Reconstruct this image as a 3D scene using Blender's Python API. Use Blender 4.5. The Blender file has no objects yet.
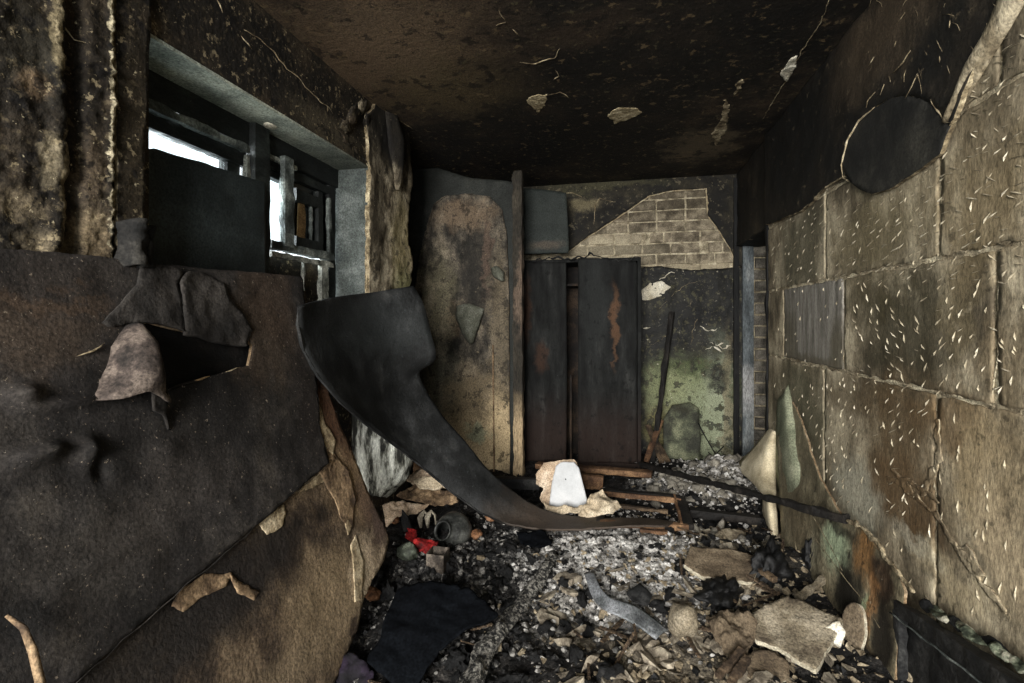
import bpy, bmesh, math, random
import numpy as np
from mathutils import Vector, Matrix, noise, Quaternion
random.seed(11)
S = bpy.context.scene
COL = S.collection

# ------------------------------------------------------------------ camera
F_PX = 484.0
YAW = math.atan((620 - 512) / F_PX)
EYE = Vector((0, 0, 1.4))
cd = bpy.data.cameras.new('camera')
cd.sensor_width = 36
cd.lens = 36 * F_PX / 1024
cd.shift_y = -21.5 / 1024
cd.clip_start = 0.02
cam = bpy.data.objects.new('camera', cd)
cam.location = EYE
cam.rotation_euler = (math.pi / 2, 0, YAW)
COL.objects.link(cam)
S.camera = cam

# ------------------------------------------------------------------ daylight and added fill
S.view_settings.view_transform = 'Standard'
S.view_settings.look = 'None'
S.view_settings.gamma = 1
S.view_settings.exposure = 0.22
S.view_settings.use_curve_mapping = False
w = bpy.data.worlds.new('overcast_sky')
S.world = w
w.use_nodes = True
w.node_tree.nodes['Background'].inputs[0].default_value = (0.86, 0.95, 1.0, 1)
w.node_tree.nodes['Background'].inputs[1].default_value = 2.2

def area(name, loc, aim, sx, sy, watt, col):
    d = bpy.data.lights.new(name, 'AREA')
    d.shape = 'RECTANGLE'; d.size = sx; d.size_y = sy
    d.energy = watt; d.color = col
    o = bpy.data.objects.new(name, d)
    o.location = loc
    o.rotation_euler = (Vector(aim) - Vector(loc)).to_track_quat('-Z', 'Z').to_euler()
    COL.objects.link(o)
    return o
# daylight through the side window; fill light added behind the camera
area('window_daylight', (-2.75, 2.05, 2.25), (0.6, 2.3, 1.2), 1.5, 1.0, 200, (0.9, 0.97, 1.0))
area('added_fill_light', (-0.5, -3.4, 2.0), (0.0, 3.4, 1.0), 2.0, 2.0, 610, (1.0, 0.97, 0.93))

# ------------------------------------------------------------------ helpers
def ray(px, py):
    xc = (px - 512) / F_PX
    zc = -(py - 320) / F_PX
    c, s = math.cos(YAW), math.sin(YAW)
    return Vector((xc * c - s, xc * s + c, zc))
def atX(px, py, X):
    r = ray(px, py); return EYE + r * (X / r.x)
def atY(px, py, Y):
    r = ray(px, py); return EYE + r * (Y / r.y)
def atZ(px, py, Z):
    r = ray(px, py); return EYE + r * ((Z - EYE.z) / r.z)

class Plane:
    """a surface in the room: point, normal facing into the room, own u/v axes"""
    def __init__(s, p0, n, up=(0, 0, 1)):
        s.p = Vector(p0); s.n = Vector(n).normalized()
        upv = Vector(up)
        s.v = (upv - s.n * upv.dot(s.n)).normalized()
        s.u = s.v.cross(s.n).normalized()
    def at(s, px, py):
        r = ray(px, py)
        t = (s.p - EYE).dot(s.n) / r.dot(s.n)
        return EYE + r * t
    def uv(s, px, py):
        d = s.at(px, py) - s.p
        return (d.dot(s.u), d.dot(s.v))
    def w(s, u, v, d=0.0):
        return s.p + s.u * u + s.v * v + s.n * d
    def off(s, d):
        q = Plane(s.p + s.n * d, s.n); q.u, q.v = s.u, s.v
        return q

def srgb(h):
    h = h.lstrip('#')
    v = [int(h[i:i + 2], 16) / 255 for i in (0, 2, 4)]
    return tuple((x / 12.92 if x <= 0.04045 else ((x + 0.055) / 1.055) ** 2.4) for x in v) + (1,)

MATS = {}
def mat(name, ramp, scale=5, detail=8, rough=0.9, bump=0.35, bscale=55, blobs=(), warp=0.12, wscale=5,
        stretch=(1, 1, 1), local=False, specks=(), spec=0.25, grain=0.5, gscale=110, metal=0, bdist=0.012,
        nrough=0.62, rand=0.0):
    """procedural material: noise ramp + stains with ragged outlines + specks + relief"""
    m = bpy.data.materials.new(name); m.use_nodes = True
    nt = m.node_tree; N = nt.nodes; L = nt.links
    b = N['Principled BSDF']
    b.inputs['Roughness'].default_value = rough
    b.inputs['Metallic'].default_value = metal
    b.inputs['Specular IOR Level'].default_value = spec
    if local:
        pos = N.new('ShaderNodeTexCoord').outputs['Object']
    else:
        pos = N.new('ShaderNodeNewGeometry').outputs['Position']
    def nz(sc, vec, det=8, r=0.6):
        n = N.new('ShaderNodeTexNoise'); n.inputs['Scale'].default_value = sc
        n.inputs['Detail'].default_value = det; n.inputs['Roughness'].default_value = r
        L.new(vec, n.inputs['Vector']); return n
    mp = N.new('ShaderNodeMapping'); mp.inputs['Scale'].default_value = stretch
    L.new(pos, mp.inputs['Vector'])
    base = nz(scale, mp.outputs[0], detail, nrough)
    cr = N.new('ShaderNodeValToRGB')
    els = cr.color_ramp.elements
    while len(els) < len(ramp): els.new(0.5)
    for e, (p, c) in zip(els, ramp):
        e.position = p; e.color = srgb(c)
    L.new(base.outputs['Fac'], cr.inputs[0])
    col = cr.outputs[0]
    def mix(a, cb, fac, mode='MIX'):
        x = N.new('ShaderNodeMix'); x.data_type = 'RGBA'; x.blend_type = mode
        x.clamp_factor = True
        if hasattr(fac, 'links'): L.new(fac, x.inputs[0])
        else: x.inputs[0].default_value = fac
        L.new(a, x.inputs[6])
        if isinstance(cb, tuple): x.inputs[7].default_value = cb
        else: L.new(cb, x.inputs[7])
        return x.outputs[2]
    if blobs:
        wn = nz(wscale, pos, 6, 0.65)
        v1 = N.new('ShaderNodeVectorMath'); v1.operation = 'SUBTRACT'
        L.new(wn.outputs['Color'], v1.inputs[0]); v1.inputs[1].default_value = (0.5, 0.5, 0.5)
        v2 = N.new('ShaderNodeVectorMath'); v2.operation = 'SCALE'; v2.inputs['Scale'].default_value = warp * 4
        L.new(v1.outputs[0], v2.inputs[0])
        v3 = N.new('ShaderNodeVectorMath'); v3.operation = 'ADD'
        L.new(pos, v3.inputs[0]); L.new(v2.outputs[0], v3.inputs[1])
        wpos = v3.outputs[0]
        for (c, r, hexc, st, soft) in blobs:
            a = N.new('ShaderNodeVectorMath'); a.operation = 'SUBTRACT'
            L.new(wpos, a.inputs[0]); a.inputs[1].default_value = c
            d = N.new('ShaderNodeVectorMath'); d.operation = 'DIVIDE'
            L.new(a.outputs[0], d.inputs[0]); d.inputs[1].default_value = r
            ln = N.new('ShaderNodeVectorMath'); ln.operation = 'LENGTH'
            L.new(d.outputs[0], ln.inputs[0])
            mr = N.new('ShaderNodeMapRange'); mr.interpolation_type = 'SMOOTHSTEP'
            mr.inputs['From Min'].default_value = 1 + soft * 0.5
            mr.inputs['From Max'].default_value = max(0.0, 1 - soft * 0.5)
            mr.inputs['To Min'].default_value = 0; mr.inputs['To Max'].default_value = st
            L.new(ln.outputs['Value'], mr.inputs['Value'])
            col = mix(col, srgb(hexc), mr.outputs[0])
    if grain:
        g = nz(gscale, mp.outputs[0], 5, 0.7)
        mr = N.new('ShaderNodeMapRange')
        mr.inputs['From Min'].default_value = 0.36; mr.inputs['From Max'].default_value = 0.64; mr.clamp = False
        mr.inputs['To Min'].default_value = 1 - grain; mr.inputs['To Max'].default_value = 1 + grain
        L.new(g.outputs['Fac'], mr.inputs['Value'])
        vm = N.new('ShaderNodeVectorMath'); vm.operation = 'SCALE'
        L.new(col, vm.inputs[0]); L.new(mr.outputs[0], vm.inputs['Scale'])
        col = vm.outputs[0]
    for (hexc, thr, sc, st) in specks:
        sn = nz(sc, pos, 8, 0.66)
        mr = N.new('ShaderNodeMapRange')
        mr.inputs['From Min'].default_value = thr; mr.inputs['From Max'].default_value = thr + 0.03
        mr.inputs['To Max'].default_value = st
        L.new(sn.outputs['Fac'], mr.inputs['Value'])
        col = mix(col, srgb(hexc), mr.outputs[0])
    if rand:
        oi = N.new('ShaderNodeObjectInfo')
        mr = N.new('ShaderNodeMapRange')
        mr.inputs['To Min'].default_value = 1 - rand; mr.inputs['To Max'].default_value = 1 + rand
        L.new(oi.outputs['Random'], mr.inputs['Value'])
        vm = N.new('ShaderNodeVectorMath'); vm.operation = 'SCALE'
        L.new(col, vm.inputs[0]); L.new(mr.outputs[0], vm.inputs['Scale'])
        col = vm.outputs[0]
    L.new(col, b.inputs['Base Color'])
    if bump:
        bn = nz(bscale, mp.outputs[0], 6, 0.65)
        bp = N.new('ShaderNodeBump'); bp.inputs['Strength'].default_value = bump
        bp.inputs['Distance'].default_value = bdist
        L.new(bn.outputs['Fac'], bp.inputs['Height'])
        L.new(bp.outputs[0], b.inputs['Normal'])
    MATS[name] = m
    return m

BIG = 50.0
def stain(pl, px, py, rx, ry, hexc, st=0.8, soft=0.8):
    """a stain on a surface; centre and radii as seen, turned into metres on that surface"""
    c = pl.at(px, py)
    a = pl.at(px + rx, py) - c; bb = pl.at(px, py + ry) - c
    n = pl.n
    k = max(range(3), key=lambda i: abs(n[i]))
    r = [0, 0, 0]
    for i in range(3):
        r[i] = BIG if i == k else max(abs(a[i]), abs(bb[i]), 1e-3)
    if k == 0: r[1] = abs(a.y) + 1e-3; r[2] = abs(bb.z) + 1e-3
    if k == 1: r[0] = abs(a.x) + 1e-3; r[2] = abs(bb.z) + 1e-3
    if k == 2: r[0] = abs(a.x) + 1e-3; r[1] = abs(bb.y) + 1e-3
    return (tuple(c), tuple(r), hexc, st, soft)

def tag(o, label=None, cat=None, group=None, kind=None):
    if label: o['label'] = label
    if cat: o['category'] = cat
    if group: o['group'] = group
    if kind: o['kind'] = kind
    return o

def link(name, me, mats, parent=None, origin=None):
    """one object; its origin is moved to the base of its own bounds"""
    n = len(me.vertices)
    co = np.empty(n * 3); me.vertices.foreach_get('co', co); co = co.reshape(-1, 3)
    if origin is None:
        lo, hi = co.min(0), co.max(0)
        origin = Vector(((lo[0] + hi[0]) / 2, (lo[1] + hi[1]) / 2, lo[2]))
    origin = Vector(origin)
    me.vertices.foreach_set('co', (co - np.array(origin)).ravel()); me.update()
    if not isinstance(mats, (list, tuple)): mats = [mats]
    for m in mats: me.materials.append(MATS[m] if isinstance(m, str) else m)
    o = bpy.data.objects.new(name, me)
    COL.objects.link(o)
    o.location = origin
    if parent is not None:
        o.parent = parent
        pm = Vector((0, 0, 0)); q_ = parent
        while q_ is not None: pm = pm + q_.location; q_ = q_.parent
        o.location = origin - pm
    return o

def empty(name, loc):
    o = bpy.data.objects.new(name, None); o.empty_display_size = 0.1
    o.location = loc; COL.objects.link(o); return o

def mesh_of(name, verts, faces, smooth=True):
    me = bpy.data.meshes.new(name)
    me.from_pydata([tuple(v) for v in verts], [], faces)
    if smooth: me.polygons.foreach_set('use_smooth', [True] * len(faces))
    me.update()
    return me

def inside(poly, P):
    x, y = P[:, 0], P[:, 1]
    r = np.zeros(len(P), bool)
    n = len(poly)
    for i in range(n):
        x0, y0 = poly[i]; x1, y1 = poly[(i + 1) % n]
        if y0 == y1: continue
        c = ((y0 > y) != (y1 > y)) & (x < (x1 - x0) * (y - y0) / (y1 - y0) + x0)
        r ^= c
    return r

def ragged(poly, step, amp, seed=0.0):
    out = []
    n = len(poly)
    for i in range(n):
        a = Vector(poly[i]); b = Vector(poly[(i + 1) % n])
        d = b - a; l = d.length
        k = max(1, int(l / step))
        nn = Vector((-d.y, d.x)) / max(l, 1e-9)
        for j in range(k):
            p = a + d * (j / k)
            q = Vector((p.x * 18 + seed, p.y * 18, seed))
            q2 = Vector((p.x * 60 + seed, p.y * 60, seed + 7))
            p = p + nn * amp * (noise.noise(q) + 0.6 * noise.noise(q2))
            out.append((p.x, p.y))
    return out

def plate(name, pl, outline, mats, thick=0.012, cell=0.02, amp=0.004, disp=None, holes=(), parent=None, px=True, seed=None, lift=0.0):
    """a slab of real thickness lying on a surface: outline, torn edge, own relief"""
    if seed is None: seed = random.uniform(0, 50)
    front = pl.off(lift + thick)
    conv = (lambda p: front.uv(*p)) if px else (lambda p: p)
    poly = ragged([conv(p) for p in outline], cell * 0.6, amp, seed)
    hol = [ragged([conv(p) for p in h], cell * 0.6, amp, seed + 3) for h in holes]
    A = np.array(poly)
    lo, hi = A.min(0) - cell, A.max(0) + cell
    nu = int((hi[0] - lo[0]) / cell) + 2; nv = int((hi[1] - lo[1]) / cell) + 2
    U = lo[0] + np.arange(nu) * cell; V = lo[1] + np.arange(nv) * cell
    G = np.stack(np.meshgrid(U, V, indexing='ij'), -1)
    C = (G[:-1, :-1] + G[1:, 1:]) / 2
    ins = inside(poly, C.reshape(-1, 2))
    for h in hol: ins &= ~inside(h, C.reshape(-1, 2))
    ins = ins.reshape(nu - 1, nv - 1)
    use = np.zeros((nu, nv), int)
    use[:-1, :-1] += ins; use[1:, :-1] += ins; use[:-1, 1:] += ins; use[1:, 1:] += ins
    bp = np.array(poly + [p for h in hol for p in h])
    idx = -np.ones((nu, nv), int)
    P2 = []
    for i, j in zip(*np.nonzero(use)):
        p = G[i, j].copy()
        if use[i, j] < 4:
            d = ((bp - p) ** 2).sum(1); k = d.argmin()
            if d[k] < (1.3 * cell) ** 2: p = bp[k]
        idx[i, j] = len(P2); P2.append(p)
    n = len(P2)
    top = []; bot = []
    for (u, v) in P2:
        d = (disp(u, v) if disp else 0.0) + lift
        top.append(pl.w(u, v, d + thick)); bot.append(pl.w(u, v, d))
    faces = []; E = {}
    for i, j in zip(*np.nonzero(ins)):
        q = (idx[i, j], idx[i + 1, j], idx[i + 1, j + 1], idx[i, j + 1])
        faces.append(q)
        for a, b in zip(q, q[1:] + q[:1]):
            if (b, a) in E: del E[(b, a)]
            else: E[(a, b)] = 1
    nt = len(faces)
    faces += [tuple(x + n for x in reversed(q)) for q in faces[:nt]]
    for (a, b) in E: faces.append((b, a, a + n, b + n))
    me = mesh_of(name, top + bot, [tuple(int(x) for x in f) for f in faces])
    if isinstance(mats, (list, tuple)) and len(mats) > 1:
        mi = [0] * (2 * nt) + [1] * len(E)
        me.polygons.foreach_set('material_index', mi)
    sm = [True] * (2 * nt) + [False] * len(E)
    me.polygons.foreach_set('use_smooth', sm)
    return link(name, me, mats, parent)

def fbm(u, v, s=0.0, sc=1.0, oct=4):
    return noise.fractal(Vector((u * sc + s, v * sc - s, s * 1.7)), 0.7, 2.1, oct)

def rough(a, sc, s=0.0, oct=4):
    return lambda u, v: a * fbm(u, v, s, sc, oct)

def loft(name, rows, mats, thick=0.008, parent=None, sub=1, amp=0.0, sc=10, seed=None):
    """a bent sheet from rows of points, given thickness"""
    if seed is None: seed = random.uniform(0, 50)
    R = [list(map(Vector, r)) for r in rows]
    def refine(line, k):
        out = []
        n = len(line)
        for i in range(n - 1):
            p0 = line[max(i - 1, 0)]; p1 = line[i]; p2 = line[i + 1]; p3 = line[min(i + 2, n - 1)]
            for j in range(k):
                t = j / k
                out.append(0.5 * ((2 * p1) + (p2 - p0) * t + (2 * p0 - 5 * p1 + 4 * p2 - p3) * t * t + (3 * p1 - p0 - 3 * p2 + p3) * t ** 3))
        out.append(line[-1]); return out
    if sub > 1:
        R = [refine(r, sub) for r in R]
        cols = list(zip(*R))
        cols = [refine(list(c), sub) for c in cols]
        R = [list(r) for r in zip(*cols)]
    m, n = len(R), len(R[0])
    nor = [[None] * n for _ in range(m)]
    for i in range(m):
        for j in range(n):
            du = R[i][min(j + 1, n - 1)] - R[i][max(j - 1, 0)]
            dv = R[min(i + 1, m - 1)][j] - R[max(i - 1, 0)][j]
            c = du.cross(dv)
            nor[i][j] = c.normalized() if c.length > 1e-12 else Vector((0, 0, 1))
    verts = []
    for s in (0.5, -0.5):
        for i in range(m):
            for j in range(n):
                p = R[i][j]
                d = amp * noise.fractal(p * sc + Vector((seed, 0, 0)), 0.7, 2.1, 4) if amp else 0
                verts.append(p + nor[i][j] * (thick * s + d))
    f = []
    o = m * n
    for i in range(m - 1):
        for j in range(n - 1):
            a, b, c, d = i * n + j, i * n + j + 1, (i + 1) * n + j + 1, (i + 1) * n + j
            f.append((a, b, c, d)); f.append((o + d, o + c, o + b, o + a))
    per = [(0, j) for j in range(n)] + [(i, n - 1) for i in range(1, m)] + [(m - 1, j) for j in range(n - 2, -1, -1)] + [(i, 0) for i in range(m - 2, 0, -1)]
    for (a, b) in zip(per, per[1:] + per[:1]):
        i0, i1 = a[0] * n + a[1], b[0] * n + b[1]
        f.append((i1, i0, i0 + o, i1 + o))
    return link(name, mesh_of(name, verts, f), mats, parent)

def tube(name, pts, rad, mats, n=7, parent=None, amp=0.0, flat=1.0, mesh_only=False):
    pts = [Vector(p) for p in pts]
    if not isinstance(rad, (list, tuple)): rad = [rad] * len(pts)
    verts = []; f = []
    for i, p in enumerate(pts):
        t = (pts[min(i + 1, len(pts) - 1)] - pts[max(i - 1, 0)]).normalized()
        a = t.cross(Vector((0.31, 0.2, 0.93)))
        if a.length < 0.1: a = t.cross(Vector((1, 0, 0)))
        a.normalize(); b = t.cross(a)
        for k in range(n):
            th = 2 * math.pi * k / n
            r = rad[i] * (1 + amp * noise.noise(p * 25 + Vector((k * 3.1, 0, i))))
            verts.append(p + a * (math.cos(th) * r) + b * (math.sin(th) * r * flat))
    for i in range(len(pts) - 1):
        for k in range(n):
            f.append((i * n + k, i * n + (k + 1) % n, (i + 1) * n + (k + 1) % n, (i + 1) * n + k))
    f.append(tuple(range(n - 1, -1, -1))); f.append(tuple((len(pts) - 1) * n + k for k in range(n)))
    me = mesh_of(name, verts, f)
    if mesh_only: return me
    return link(name, me, mats, parent)

def beam(name, p0, p1, wd, ht, mats, parent=None, amp=0.0, seg=14, up=(0, 0, 1), taper=1.0, seed=0):
    """a squared timber or bar, with worn, uneven faces"""
    p0, p1 = Vector(p0), Vector(p1)
    t = (p1 - p0).normalized(); upv = Vector(up)
    s = t.cross(upv)
    if s.length < 0.05: s = t.cross(Vector((1, 0, 0)))
    s.normalize(); uu = s.cross(t)
    prof = []
    K = 3
    for (a, b, c, d) in ((-1, -1, 1, -1), (1, -1, 1, 1), (1, 1, -1, 1), (-1, 1, -1, -1)):
        for k in range(K):
            prof.append((a + (c - a) * k / K, b + (d - b) * k / K))
    verts = []; f = []; n = len(prof)
    for i in range(seg + 1):
        q = i / seg; p = p0.lerp(p1, q); sc = 1 + (taper - 1) * q
        for (a, b) in prof:
            c = 0.94 if abs(a) == 1 and abs(b) == 1 else 1
            v = p + s * (a * wd / 2 * c * sc) + uu * (b * ht / 2 * c * sc)
            if amp: v = v + (s * a + uu * b) * amp * noise.fractal(v * 14 + Vector((seed, 0, 0)), 0.8, 2.2, 4)
            verts.append(v)
    for i in range(seg):
        for k in range(n):
            f.append((i * n + k, i * n + (k + 1) % n, (i + 1) * n + (k + 1) % n, (i + 1) * n + k))
    f.append(tuple(range(n - 1, -1, -1))); f.append(tuple(seg * n + k for k in range(n)))
    return link(name, mesh_of(name, verts, f, smooth=False), mats, parent)

def box(name, lo, hi, mats, parent=None):
    x0, y0, z0 = lo; x1, y1, z1 = hi
    v = [(x0, y0, z0), (x1, y0, z0), (x1, y1, z0), (x0, y1, z0), (x0, y0, z1), (x1, y0, z1), (x1, y1, z1), (x0, y1, z1)]
    f = [(3, 2, 1, 0), (4, 5, 6, 7), (0, 1, 5, 4), (1, 2, 6, 5), (2, 3, 7, 6), (3, 0, 4, 7)]
    return link(name, mesh_of(name, v, f, False), mats, parent)

def boxes(name, lst, mats, parent=None):
    V = []; Fc = []
    for (lo, hi) in lst:
        o = len(V)
        x0, y0, z0 = lo; x1, y1, z1 = hi
        V += [(x0, y0, z0), (x1, y0, z0), (x1, y1, z0), (x0, y1, z0), (x0, y0, z1), (x1, y0, z1), (x1, y1, z1), (x0, y1, z1)]
        Fc += [tuple(o + i for i in q) for q in ((3, 2, 1, 0), (4, 5, 6, 7), (0, 1, 5, 4), (1, 2, 6, 5), (2, 3, 7, 6), (3, 0, 4, 7))]
    return link(name, mesh_of(name, V, Fc, False), mats, parent)

def lump_mesh(name, size, seed, sub=3, amp=0.35, sc=1.6, squash=(1, 1, 1)):
    bm = bmesh.new(); bmesh.ops.create_icosphere(bm, subdivisions=sub, radius=1)
    for v in bm.verts:
        d = 1 + amp * noise.fractal(v.co * sc + Vector((seed * 3.7, seed, 0)), 0.7, 2.2, 5)
        v.co = Vector((v.co.x * d * size * squash[0], v.co.y * d * size * squash[1], v.co.z * d * size * squash[2]))
    me = bpy.data.meshes.new(name); bm.to_mesh(me); bm.free()
    me.polygons.foreach_set('use_smooth', [True] * len(me.polygons))
    return me

def shard_mesh(name, seed, flat=0.25, n=14):
    rnd = random.Random(seed)
    bm = bmesh.new()
    for k in range(n):
        th = rnd.uniform(0, 2 * math.pi); r = rnd.uniform(0.55, 1)
        bm.verts.new((math.cos(th) * r, math.sin(th) * r * rnd.uniform(0.6, 0.9), rnd.choice((-1, 1)) * flat * rnd.uniform(0.6, 1)))
    g = bmesh.ops.convex_hull(bm, input=bm.verts)
    bmesh.ops.delete(bm, geom=list({e for e in g['geom_interior'] + g['geom_unused'] if isinstance(e, bmesh.types.BMVert)}), context='VERTS')
    me = bpy.data.meshes.new(name); bm.to_mesh(me); bm.free()
    return me

def place(name, me, loc, scale, rot, label=None, cat=None, group=None, parent=None):
    o = bpy.data.objects.new(name, me); COL.objects.link(o)
    o.location = loc; o.rotation_euler = rot
    o.scale = scale if isinstance(scale, (tuple, list)) else (scale,) * 3
    if parent is not None: o.parent = parent; o.location = Vector(loc) - parent.location
    return tag(o, label, cat, group)

# ------------------------------------------------------------------ room measures (metres)
XL, XR, YB, YF, ZC = -1.555, 1.095, 5.0, -1.3, 2.79
XA, YA = -1.95, 3.38           # recess beyond the window pier
PR = Plane((XR, 0, 0), (-1, 0, 0))
PL = Plane((XL, 0, 0), (1, 0, 0))
PB = Plane((0, YB, 0), (0, -1, 0))
PC = Plane((0, 0, ZC), (0, 0, -1), (0, 1, 0))
PFL = Plane((0, 0, 0.1), (0, 0, 1), (0, 1, 0))

# ------------------------------------------------------------------ materials of the shell
mat('soot_ceiling', [(0.36, '0f0d0b'), (0.5, '1d1914'), (0.58, '30281f'), (0.7, '4d4030')], scale=4.5, detail=10, rough=0.75, bump=0.5, bscale=30,
    blobs=[stain(PC, 400, 55, 110, 50, '6a5844', 0.7, 1.5), stain(PC, 455, 88, 70, 25, '4a402b', 0.6, 1.2),
           stain(PC, 620, 60, 140, 60, '14110e', 0.7, 1.2), stain(PC, 560, 150, 160, 22, '0e0c0a', 0.8, 1.0),
           stain(PC, 700, 148, 30, 14, '5c5140', 0.75, 0.9), stain(PC, 590, 30, 60, 14, '3a2f24', 0.5, 1.2)],
    specks=[('8f846b', 0.69, 60, 0.55), ('070605', 0.56, 9, 0.7), ('6a5a42', 0.605, 16, 0.6), ('57503a', 0.6, 30, 0.5)], grain=0.55, warp=0.2)
mat('soot_plaster', [(0.3, '0a0a09'), (0.5, '15130f'), (0.62, '26211a'), (0.75, '3b3327')], scale=4, detail=10, rough=0.7, bump=0.5, bscale=38,
    blobs=[stain(PR, 880, 40, 60, 40, '4a3e2f', 0.65, 1.4), stain(PR, 800, 150, 40, 60, '0d0d0b', 0.8, 1.0)],
    specks=[('5f5442', 0.62, 22, 0.55), ('83765c', 0.68, 45, 0.6)])
mat('soot_smooth', [(0.36, '151513'), (0.5, '1f1e1b'), (0.64, '302e28')], scale=3, rough=0.75, bump=0.25, bscale=50,
    specks=[('4a4438', 0.7, 50, 0.5)])
mat('pale_plaster', [(0.3, '8d7d62'), (0.5, 'b3a384'), (0.7, 'd3c7ab')], scale=14, rough=0.95, bump=0.6, bscale=70)
mat('rim_plaster', [(0.36, '463c2c'), (0.5, '7b6e56'), (0.64, 'b0a386')], scale=16, rough=0.95, bump=0.6, bscale=70)
mat('joint_mortar', [(0.38, '655a47'), (0.5, '948870'), (0.62, 'bfb498')], scale=9, rough=0.95, bump=0.7, bscale=80)

BLK = dict(scale=5, detail=9, rough=0.72, bump=0.45, bscale=42, stretch=(1, 1, 0.55), grain=0.34)
wall_stains = [
    stain(PR, 905, 330, 55, 55, '2e2a1c', 0.88, 1.1), stain(PR, 870, 300, 40, 22, '413a27', 0.7, 1.0),
    stain(PR, 960, 300, 25, 50, '6a5e45', 0.5, 1.0), stain(PR, 870, 235, 60, 36, '6b6148', 0.6, 1.2),
    stain(PR, 985, 200, 55, 70, '77684c', 0.6, 1.2), stain(PR, 800, 250, 24, 40, '4c4a3b', 0.7, 1.0),
    stain(PR, 800, 420, 26, 60, '4b4a39', 0.75, 1.0), stain(PR, 850, 395, 30, 22, '4a3b26', 0.6, 1.0),
    stain(PR, 905, 430, 45, 55, '55432b', 0.7, 1.1), stain(PR, 955, 420, 35, 34, '5f4a2f', 0.7, 1.0),
    stain(PR, 900, 500, 45, 38, '59452d', 0.8, 1.0), stain(PR, 985, 480, 40, 60, '9c8a6a', 0.7, 1.1),
    stain(PR, 855, 495, 24, 36, 'a09c8a', 0.75, 0.9), stain(PR, 945, 575, 40, 25, 'a99a7c', 0.75, 1.0), stain(PR, 915, 545, 30, 14, 'a39d8a', 0.6, 1.0),
    stain(PR, 1005, 540, 25, 70, 'b3a183', 0.7, 1.0), stain(PR, 1010, 380, 22, 60, '6f614a', 0.6, 1.0),
    stain(PR, 990, 130, 40, 50, '5e5340', 0.6, 1.0)]
wall_stains += [stain(PR, 842, 330, 4, 34, '8b7f66', 0.7, 0.9)]
mat('block_brown', [(0.39, '4f4739'), (0.5, '807560'), (0.61, 'ada188')], blobs=wall_stains, specks=[('a89c82', 0.66, 40, 0.55), ('2b261b', 0.60, 14, 0.5), ('938770', 0.62, 20, 0.35)], **BLK)
mat('block_grey', [(0.36, '5a564e'), (0.5, '757067'), (0.64, '908b81')], scale=9, rough=0.8, bump=0.35, bscale=60, stretch=(1, 2.4, 0.4), grain=0.3, blobs=[stain(PR, 790, 350, 8, 40, '57503f', 0.7, 1.0), stain(PR, 838, 350, 7, 30, '57503f', 0.7, 1.0), stain(PR, 815, 362, 30, 6, '57503f', 0.7, 1.0)], warp=0.05)
mat('chip_white', [(0.38, '7b715d'), (0.5, 'a0967f'), (0.62, 'c6bda7')], scale=9, rough=0.95, bump=0.3)
mat('wall_dark', [(0.3, '100e0b'), (0.48, '231e17'), (0.62, '3b3226'), (0.76, '6a5a43')], scale=5, detail=10, rough=0.82, bump=0.7, bscale=34,
    blobs=[stain(PL, 25, 60, 30, 50, '221f16', 0.7, 1.0), stain(PL, 15, 100, 20, 18, '1a1611', 0.8, 0.9),
           stain(PL, 42, 160, 9, 24, '857a63', 0.65, 1.0), stain(PL, 15, 205, 22, 14, '6f634f', 0.6, 1.2),
           stain(PL, 25, 85, 14, 12, '64533f', 0.7, 1.0), stain(PL, 40, 245, 30, 12, '6f6450', 0.6, 1.2),
           stain(PL, 88, 235, 14, 25, '83735a', 0.6, 1.0), stain(PL, 47, 40, 5, 40, '81755a', 0.6, 0.8),
           stain(PL, 130, 140, 16, 100, '2c2519', 0.8, 1.0), stain(PL, 105, 120, 3.2, 160, 'b3a88c', 0.9, 0.6), stain(PL, 50, 30, 2.0, 40, '9a8d70', 0.8, 0.6), stain(PL, 58, 200, 4, 60, '8a7c60', 0.6, 1.0), stain(PL, 80, 60, 16, 50, '1a1610', 0.7, 1.0), stain(PL, 85, 175, 12, 30, '55493a', 0.6, 1.0), stain(PL, 230, 30, 90, 40, '13110e', 0.75, 1.0),
           stain(PL, 330, 130, 30, 14, '4a4335', 0.6, 1.0)],
    specks=[('060505', 0.57, 12, 0.75), ('94866a', 0.605, 26, 0.65), ('b5a98b', 0.645, 50, 0.7), ('5c523f', 0.58, 40, 0.5)], warp=0.014, wscale=32)
mat('pier_plaster', [(0.36, '2b261e'), (0.46, '5f5646'), (0.55, '938873'), (0.68, 'bdb29a')], scale=10, detail=12, rough=0.85, bump=0.6, bscale=45, stretch=(1, 1.3, 0.75),
    blobs=[stain(PL, 388, 130, 24, 42, '0f0d0b', 0.97, 0.9), stain(PL, 376, 215, 8, 60, '2d271c', 0.7, 0.9),
           stain(PL, 400, 250, 10, 45, '9c9068', 0.6, 1.0), stain(PL, 402, 290, 10, 20, '8c8f66', 0.5, 1.0)], warp=0.05, wscale=9, specks=[('1a160f', 0.57, 16, 0.7), ('cfc4a8', 0.66, 40, 0.6)])
mat('reveal_grey', [(0.36, '6f756b'), (0.5, '8d9286'), (0.64, 'abaf9f')], scale=6, rough=0.85, bump=0.4, bscale=45,
    blobs=[((-1.6, 2.75, 2.37), (0.6, 0.35, 0.2), '3b3f3a', 0.7, 1.2)], specks=[('2c2e2a', 0.66, 40, 0.5)])
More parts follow.
